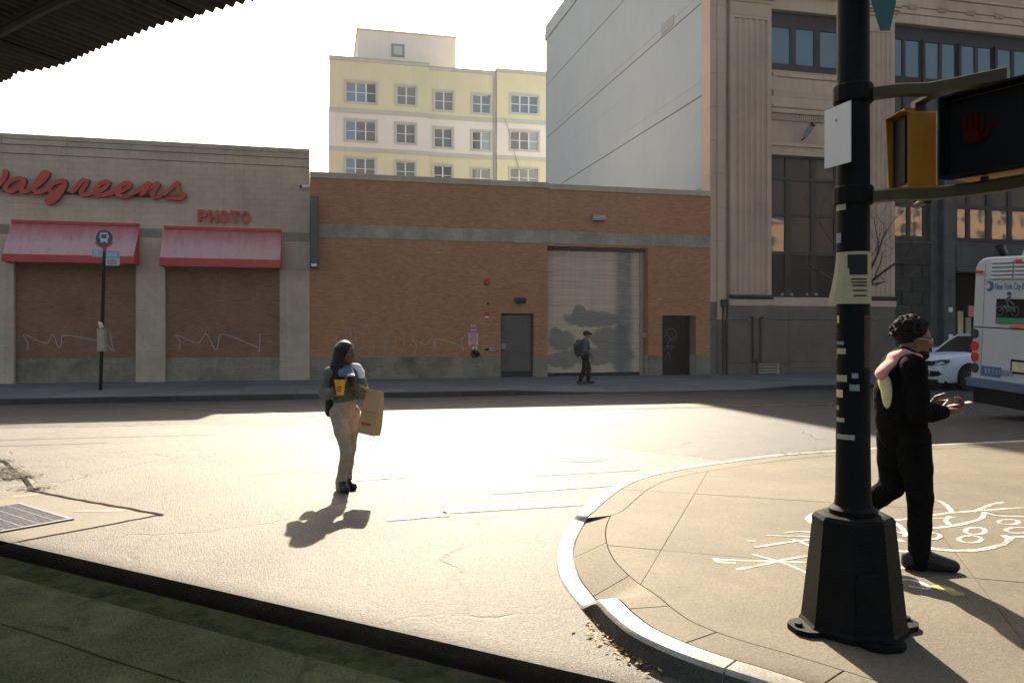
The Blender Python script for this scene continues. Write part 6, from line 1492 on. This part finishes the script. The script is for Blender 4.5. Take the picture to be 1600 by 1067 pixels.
# ---------------- woman crossing
wx, wy = (537-800)/F*8.8, 8.8; WZ = .010
f_w = Vector((.55,-.83,0)).normalized(); r_w = Vector((f_w.y, -f_w.x, 0))                # her right side
W = lambda u, v, y=0: Vector(((u-537)/140.9, y, (768-v)/140.9))
shR, shL = Vector((-.135,-.07,1.295)), Vector((.140,.07,1.295))
elR, wrR = Vector((-.205,-.04,1.075)), Vector((-.055,-.235,1.095))
elL, wrL = Vector((.225,.00,1.075)), Vector((.185,-.17,1.135))
hipR, knR, anR = Vector((-.060,-.05,.86)), Vector((.055,-.13,.46)), Vector((-.02,-.03,.085))
hipL, knL, anL = Vector((.085,.05,.86)), Vector((.070,.02,.47)), Vector((.005,.12,.10))
hc = Vector((.035,-.02,1.515)); hf = Vector((.90,-.43,-.06))
body = Flesh(.03)
Pw = head_on(body, hc, hf, .98)
body.limb([hc+Vector((-.02,.01,-.06)), Vector((.0,.0,1.36)), Vector((.0,0,1.28))], [.050,.052,.085])
body.limb([Vector((0,0,1.25)), Vector((.0,0,1.05)), Vector((.012,0,.93))], [.100,.092,.098]); body.limb([shR, Vector((0,0,1.27)), shL], [.055,.09,.055])
for s, e, w2 in ((shR,elR,wrR),(shL,elL,wrL)): body.limb([s,e,w2], [.052,.042,.028])
for h, k, a in ((hipR,knR,anR),(hipL,knL,anL)): body.limb([h,k,a], [.070,.044,.033]); body.limb([a, a+f_w*.12+Vector((0,0,-.055))], [.036,.026])
hR = hand(wrR, (.62,-.70,.35), (.35,-.3,-.3), (-.2,-.3,.9), .95, 1.0); hL_ = hand(wrL, (-.35,-.75,.45), (-.6,.5,.1), (.0,-.1,.95), .9, 1.0)
woman = flesh_obj('person', body, .009, skin_f, extra=[(hR,.004),(hL_,.004)])
woman.location = (wx, wy, WZ)
setp(woman, 'woman in beige trousers and grey-green jacket carrying a yellow cup across the sunlit road', 'person')
eyes(Pw, woman)
tro = Flesh(.035); tro.limb([Vector((0,0,.99)), Vector((.012,0,.93)), Vector((.012,.0,.86))], [.104,.110,.108])
tro.ell((-.02,.05,.87), (.095,.09,.10))
for h, k, a in ((hipR,knR,anR),(hipL,knL,anL)): tro.limb([h, h.lerp(k,.5), k, k.lerp(a,.5), a+Vector((0,0,.02)), a+Vector((0,0,-.045))], [.088,.078,.062,.055,.058,.064], .03)
flesh_obj('trousers', tro, .010, beige_cloth, woman)
top = Flesh(.03); top.limb([Vector((.005,0,1.08)), Vector((.012,0,.97)), Vector((.014,0,.925))], [.108,.116,.114]); flesh_obj('top', top, .010, beige_cloth, woman)
jk = Flesh(.035); jk.limb([Vector((0,0,1.30)), Vector((0,0,1.16)), Vector((.005,0,1.02))], [.110,.130,.128]); jk.limb([shR, Vector((0,.0,1.315)), shL], [.075,.085,.075])
jk.ell((.03,-.08,1.19), (.105,.07,.09))
for q in range(9): a = random.uniform(0,6.28); z = random.uniform(1.02,1.22); c = Vector((.125*math.cos(a), .115*math.sin(a), z)); jk.limb([c, c+Vector((-.05*math.sin(a),.05*math.cos(a),random.uniform(-.05,.02)))], [.020,.012], .02)
for s, e, w2 in ((shR,elR,wrR),(shL,elL,wrL)): jk.limb([s, s.lerp(e,.5), e, e.lerp(w2,.55), w2.lerp(e,.10)], [.068,.062,.064,.054,.042], .025); jk.ell(tuple(e.lerp(w2,.35)+Vector((0,0,-.025))), (.05,.046,.045))
flesh_obj('jacket', jk, .010, jkt_green, woman)
scf = Flesh(.02); scf.limb([Vector((.07,-.10,1.33)), Vector((.10,-.13,1.27)), Vector((.085,-.16,1.20))], [.045,.05,.035]); scf.limb([Vector((-.05,-.08,1.34)), Vector((.02,-.13,1.30)), Vector((.08,-.10,1.33))], [.035,.045,.04]); flesh_obj('scarf', scf, .009, cloth_blue, woman)
wh = Flesh(.02); wh.limb([Vector((.085,.03,1.365)), Vector((.135,.05,1.345)), Vector((.172,.05,1.29))], [.045,.055,.05]); wh.limb([Vector((.172,.04,1.29)), Vector((.180,.03,1.23))], [.052,.045]); flesh_obj('shoulder_highlight', wh, .009, cloth_white, woman)  # sun highlight on the shoulder, put in as white cloth
hr = Flesh(.025); rh = Vector((hf.x,hf.y,0)).normalized()
hr.ell(tuple(hc+Vector((0,0,.045))-rh*.030), (.105,.105,.102)); side_v = Vector((-rh.y, rh.x, 0))
for sgn, off_, ln in ((1,.02,.36),(1,-.03,.38),(-1,.015,.40),(-1,-.03,.42),(0,-.08,.42),(.5,-.07,.42),(-.5,-.07,.43)):
    s0 = hc+side_v*.078*sgn+rh*(off_-.02)+Vector((0,0,.05)); s1 = hc+side_v*.092*sgn+rh*(off_-.035)+Vector((-.02,0,-.14)); s2 = hc+side_v*.11*sgn+rh*(off_-.02)+Vector((-.045,-.02,-ln*.8))
    hr.limb([s0, s1, s2], [.042,.045,.030])
hairo = flesh_obj('hair', hr, .008, hair_blk, woman)
for a, yaw in ((anR, f_w), (anL, (f_w+Vector((.25,0,0))).normalized())):
    sh_ = Flesh(.02); o = Vector((a.x, a.y, 0)); sh_.limb([o-yaw*.05+Vector((0,0,.075)), o+yaw*.02+Vector((0,0,.085)), o+yaw*.13+Vector((0,0,.045))], [.045,.048,.038]); sh_.limb([o-yaw*.055+Vector((0,0,.035)), o+yaw*.15+Vector((0,0,.032))], [.040,.038]); so_ = flesh_obj('shoe', sh_, .008, shoe_blk, woman)
hb_ = Flesh(.02); hb_.limb([Vector((-.165,.05,.98)), Vector((-.165,.06,.86))], [.05,.055]); hb_.limb([Vector((-.165,.02,.97)), Vector((-.165,.10,.85))], [.045,.05]); flesh_obj('handbag', hb_, .010, shoe_blk, woman)
# yellow cup in her right hand, dark cup in her left
ux = Vector((wx, wy, WZ))
cp = Vector((.030,-.325,1.080)); t = Thing('paper_cup', 'yellow paper cup with a dark sleeve mark and black lid in the woman\'s right hand', 'cup', tuple(ux+cp))
b = MB(); b.lathe([(.040,0),(.058,.165),(.060,.168)], 20, tuple(ux+cp)); t.part('cup', b, cup_y, smooth=40)
b = MB(); b.lathe([(.0615,.1685),(.063,.178),(.056,.180),(.052,.194),(.047,.195)], 20, tuple(ux+cp)); t.part('lid', b, blk_plastic, smooth=40)
for k in range(3): b = MB(); b.tube([tuple(ux+cp+Vector((.0535*math.sin(a)*(.9+.05*k), -.0535*math.cos(a)*(.9+.05*k), .045+.022*k))) for a in np.linspace(-.5,.5,7)], .004, 5); t.part('printed_line', b, ink)
cp = Vector((.135,-.265,1.165)); t = Thing('paper_cup', 'small dark cup with a white lid in the woman\'s left hand', 'cup', tuple(ux+cp))
b = MB(); b.lathe([(.030,0),(.040,.115)], 18, tuple(ux+cp)); t.part('cup', b, shoe_blk, smooth=40)
b = MB(); b.lathe([(.042,.1155),(.043,.124),(.036,.126),(.034,.137),(.030,.138)], 18, tuple(ux+cp)); t.part('lid', b, white_paint, smooth=40)
# paper carrier bag on her left forearm
bagm = Matrix.Translation(ux+Vector((.305,-.14,.64))) @ Matrix.Rotation(R(9), 4, 'Y') @ Matrix.Rotation(R(-24), 4, 'Z')
t = Thing('paper_bag', 'brown paper carrier bag with twisted handles hanging from the woman\'s left arm', 'bag', (0,0,0), bagm)
b = MB(); rings = []
for z, w2, d2 in ((0,.105,.07),(.10,.108,.072),(.30,.102,.058),(.42,.092,.038),(.475,.088,.030)):
    rings.append([(-w2,-d2,z),(0,-d2-.004+random.uniform(-.006,.006),z),(w2,-d2,z),(w2,-.0,z),(w2*.97,d2,z),(0,d2+.004,z),(-w2,d2,z),(-w2*.93,0,z)])
b.loft(rings, cap=False); b.add([p for p in rings[0]], [tuple(range(8))[::-1]]); b.loft([[(x*.97,y*.9,z) for x,y,z in r_] for r_ in rings[::-1]], cap=False); t.part('bag_body', b, kraft)
b = MB(); b.box(-.105,.105,-.0795,-.0775,.245,.250); t.part('printed_line', b, red_paint)
b = MB(); [b.box(-.06+.02*k,-.05+.02*k+.006,-.0795,-.0785,.10,.125) for k in range(6)]; t.part('printed_text', b, red_paint)
BIx = bagm.inverted(); wl = BIx @ (ux+wrL.lerp(elL,.12))
for d2 in (-.03,.03): b = MB(); b.tube(catmull([(-.045,d2,.46),(-.040+wl.x*.3,d2*.8,.46+(wl.z-.46)*.6),(wl.x,wl.y+d2*.3,wl.z+.055),(wl.x*.6+.045,d2*.8,.46+(wl.z-.46)*.6),(.045,d2,.46)], 6), .0065, 6); t.part('handle', b, kraft)

# ---------------- man walking past the pole
mD = 5.48; mx_, my_ = (1420-800)/F*mD, mD; mk_ = F/mD
man_o = Vector((mx_, my_, KH+.003)); fm = Vector((.97,-.24,0)).normalized()
shR, shL = Vector((-.06,-.185,1.375)), Vector((-.02,.185,1.375))
elR, wrR = Vector((-.035,-.215,1.075)), Vector((.155,-.165,1.075)); elL, wrL = Vector((-.03,.235,1.08)), Vector((.165,.06,1.095))
hipR, knR, anR = Vector((-.02,-.085,.90)), Vector((.035,-.085,.485)), Vector((.030,-.08,.095))
hipL, knL, anL = Vector((-.06,.085,.90)), Vector((-.075,.085,.53)), Vector((-.235,.09,.405))
hc = Vector((.045,.0,1.555)); hf = Vector((.96,-.22,-.14)); body = Flesh(.03); Pm = head_on(body, hc, hf, 1.03)
body.limb([hc+Vector((-.03,0,-.06)), Vector((-.03,0,1.44)), Vector((-.04,0,1.36))], [.060,.062,.10])
body.limb([Vector((-.045,0,1.32)), Vector((-.045,0,1.10)), Vector((-.04,0,.96))], [.135,.125,.13]); body.limb([shR, Vector((-.04,0,1.37)), shL], [.06,.10,.06])
for s, e, w2 in ((shR,elR,wrR),(shL,elL,wrL)): body.limb([s,e,w2], [.058,.045,.031])
for h, k, a in ((hipR,knR,anR),(hipL,knL,anL)): body.limb([h,k,a], [.095,.062,.042])
hR = hand(wrR, (.86,.20,.18), (-.1,.3,.9), (.1,.95,.2), .75, 1.08); hL_ = hand(wrL, (.80,-.45,.05), (.1,.1,.9), (.3,.2,.9), .7, 1.08)
man = flesh_obj('person', body, .009, skin_n, extra=[(hR,.004),(hL_,.004)]); man.location = man_o
setp(man, 'man in black with a pink scarf walking behind the signal pole, holding a phone', 'person'); eyes(Pm, man)
tr_ = Flesh(.035); tr_.limb([Vector((-.04,0,1.02)), Vector((-.04,0,.93))], [.135,.145])
for h, k, a in ((hipR,knR,anR),(hipL,knL,anL)): tr_.limb([h, h.lerp(k,.5), k, k.lerp(a,.5), a], [.118,.102,.082,.074,.070], .02); tr_.limb([a, a+(a-k).normalized()*.05], [.070,.062], .01)
flesh_obj('trousers', tr_, .010, blk_cloth, man)
jk = Flesh(.035); jk.limb([Vector((-.045,0,1.36)), Vector((-.055,0,1.20)), Vector((-.055,0,1.03)), Vector((-.045,0,.93))], [.130,.165,.160,.160]); jk.limb([shR, Vector((-.04,0,1.385)), shL], [.078,.095,.078]); jk.limb([Vector((-.05,0,1.42)), Vector((-.02,0,1.45))], [.085,.070])
for s, e, w2 in ((shR,elR,wrR),(shL,elL,wrL)): jk.limb([s, s.lerp(e,.5), e, e.lerp(w2,.5), w2.lerp(e,.08)], [.080,.074,.070,.060,.048], .025)
jk.ell((-.10,.0,1.12), (.11,.17,.16)); flesh_obj('jacket', jk, .010, blk_cloth, man)
hr = Flesh(.018); rh = Vector((hf.x,hf.y,0)).normalized(); sv = Vector((-rh.y,rh.x,0)); hr.ell(tuple(hc-rh*.035+Vector((0,0,.060))), (.118,.100,.098))
for k in range(420):
    a, e_ = random.uniform(0,6.28), random.uniform(-.15,1.5); d = Vector((math.cos(a)*math.cos(e_), math.sin(a)*math.cos(e_), math.sin(e_)))
    if d.dot(rh) > .45 and d.z < .45: continue
    c = hc-rh*.035+Vector((0,0,.052))+Vector((d.x*.118,d.y*.104,d.z*.105)); hr.limb([c, c+d*.016], [.012,.006], .008)
flesh_obj('hair', hr, .007, hair_brn, man)
bd = Flesh(.015); bd.ell(tuple(Pm(.062,0,-.092)), (.036,.050,.036)); bd.ell(tuple(Pm(.025,0,-.085)), (.055,.064,.040)); bd.ell(tuple(Pm(.088,0,-.047)), (.010,.026,.007)); flesh_obj('beard', bd, .006, hair_brn, man)
b = MB()
for s in (1,-1): b.tube([tuple(Pm(.092+.0*q,.032*s+.024*math.cos(q*math.pi/6)*1.0,.006+.020*math.sin(q*math.pi/6))) for q in range(13)], .003, 5, cap=False); b.tube([tuple(Pm(.090,.056*s,.010)), tuple(Pm(-.01,.079*s,.014))], .003, 5)
link('glasses', mk_mesh(b, 'glasses', chrome), man)
sc2 = Flesh(.03); ry = lambda a: Matrix.Rotation(R(a), 4, 'Y')
sc2.ell((-.165,-.05,1.385), (.105,.075,.030), ry(-40)); sc2.ell((-.10,-.03,1.45), (.055,.085,.034), ry(-20)); sc2.ell((-.215,-.07,1.325), (.045,.055,.026), ry(-58)); sc2.limb([Vector((-.07,-.085,1.465)), Vector((.03,-.06,1.43)), Vector((.06,.02,1.41))], [.032,.028,.02])
flesh_obj('scarf', sc2, .008, pink_cloth, man)
sc3 = Flesh(.02); sc3.ell((-.192,-.085,1.20), (.032,.050,.120), ry(-3)); sc3.ell((-.20,-.06,1.26), (.030,.060,.06), ry(-10)); flesh_obj('shirt_rim_light', sc3, .008, cream_cloth, man)  # cream strip paints the sunlit rim of the shirt
for a, k, yw, tip in ((anR, knR, fm, 0), (anL, knL, Vector((.50,0,-.85)).normalized(), 1)):
    sh_ = Flesh(.02); o = Vector((a.x, a.y, 0)) if not tip else a
    if not tip: sh_.limb([o-yw*.06+Vector((0,0,.075)), o+yw*.03+Vector((0,0,.085)), o+yw*.19+Vector((0,0,.042))], [.050,.052,.040]); sh_.limb([o-yw*.07+Vector((0,0,.037)), o+yw*.215+Vector((0,0,.032))], [.042,.038])
    else: sh_.limb([o+Vector((-.035,0,.03)), o+Vector((.0,0,-.02)), o+yw*.17], [.048,.050,.040]); sh_.limb([o+Vector((-.06,0,.0)), o+yw*.17+Vector((-.03,0,-.02))], [.038,.034])
    flesh_obj('shoe', sh_, .008, shoe_blk, man)
ph_ = Thing('smartphone', 'phone in an orange case held out in front of the man in black', 'phone', tuple(man_o+Vector((.27,-.12,1.12))), rot=Matrix.Rotation(R(-14), 4, 'Z') @ Matrix.Rotation(R(-12), 4, 'Y'))
b = MB(); b.bbox(-.075,.085,-.04,.04,-.006,.005,.003); ph_.part('case', b, phone_mat, local=True); b = MB(); b.box(-.07,.08,-.036,.036,.0052,.007); ph_.part('screen', b, sign_white, local=True)

# ---------------- man with the backpack on the far pavement
gD = 25.3; gx, gy = (914-800)/F*gD, gD; g_o = Vector((gx, gy, FH+.003)); gf = Vector((CT, ST, 0)); gr = Vector((ST, -CT, 0))
Q = lambda a, s, z: gf*a+gr*s+Vector((0,0,z))
body = Flesh(.03); hc = Q(.065,0,1.545); Pg = head_on(body, hc, gf*.97+gr*.2, 1.0)
body.limb([hc+Vector((0,0,-.07))-gf*.03, Q(.0,0,1.38)], [.055,.08]); body.limb([Q(0,0,1.30), Q(.0,0,.95)], [.125,.12])
arms = ((Q(.0,.18,1.33), Q(-.06,.22,1.07), Q(.13,.17,.92)), (Q(.0,-.18,1.33), Q(.02,-.22,1.06), Q(.19,-.12,.95)))
legs = ((Q(.0,.09,.86), Q(-.05,.09,.47), Q(-.20,.09,.10)), (Q(.02,-.09,.86), Q(.16,-.09,.48), Q(.13,-.09,.09)))
for s, e, w2 in arms: body.limb([s,e,w2], [.052,.042,.030])
for h, k, a in legs: body.limb([h,k,a], [.09,.058,.04])
hs_ = [hand(w2, gf*.5+Vector((0,0,-.85)), gf*-1, gf, .6, 1.05) for s, e, w2 in arms]
gman = flesh_obj('person', body, .011, skin_m, extra=[(h, .006) for h in hs_]); gman.location = g_o
setp(gman, 'small distant man with a black backpack walking past the roller shutter', 'person'); eyes(Pg, gman)
jk = Flesh(.035); jk.limb([Q(0,0,1.34), Q(.0,0,1.15), Q(.0,0,.90)], [.115,.150,.145]); jk.limb([arms[0][0], Q(0,0,1.36), arms[1][0]], [.075,.09,.075])
for s, e, w2 in arms: jk.limb([s, e, w2.lerp(e,.1)], [.074,.066,.05], .025)
flesh_obj('jacket', jk, .012, blue_jkt, gman)
tr_ = Flesh(.03); tr_.limb([Q(0,0,.96), Q(.0,0,.88)], [.13,.14])
for h, k, a in legs: tr_.limb([h, k, a], [.112,.078,.062], .02)
flesh_obj('trousers', tr_, .012, blk_cloth, gman)
bp_ = Flesh(.03); bp_.limb([Q(-.20,0,1.31), Q(-.23,0,1.15), Q(-.22,0,.98)], [.115,.14,.12]); bp_.limb([Q(-.25,.08,1.2), Q(-.25,-.08,1.2)], [.11,.11]); bp_.limb([Q(-.12,.12,1.38), Q(.09,.14,1.28), Q(.08,.15,1.12), Q(-.10,.14,1.0)], [.03,.026,.026,.03], .01); flesh_obj('backpack', bp_, .012, dk_metal, gman)
cpb = Flesh(.02); cpb.ell(tuple(hc+Vector((0,0,.065))-gf*.015), (.115,.112,.085)); cpb.limb([hc+Vector((0,0,.055))+gf*.07, hc+Vector((0,0,.045))+gf*.15], [.045,.03]); flesh_obj('cap', cpb, .010, blk_cloth, gman)
for h, k, a in legs: sh_ = Flesh(.02); o = Vector((a.x,a.y,0)); sh_.limb([o-gf*.06+Vector((0,0,.06)), o+gf*.18+Vector((0,0,.04))], [.055,.042]); flesh_obj('shoe', sh_, .010, shoe_blk, gman)

# ================================================================== THE AIR: thin backlit haze
hz_ = MB().box(-330, 330, -330, 330, -1.0, 31.0)
hm = bpy.data.materials.new('haze'); hm.use_nodes = True; hn = hm.node_tree; hn.nodes.clear()
pv = hn.nodes.new('ShaderNodeVolumePrincipled'); pv.inputs['Color'].default_value = (.93, .94, .96, 1); pv.inputs['Density'].default_value = .00028; pv.inputs['Anisotropy'].default_value = .45
ho = hn.nodes.new('ShaderNodeOutputMaterial'); hn.links.new(pv.outputs[0], ho.inputs['Volume'])
hob = link('haze', mk_mesh(hz_, 'haze', hm)); setp(hob, 'thin warm haze hanging over the whole street', 'haze', kind='stuff')
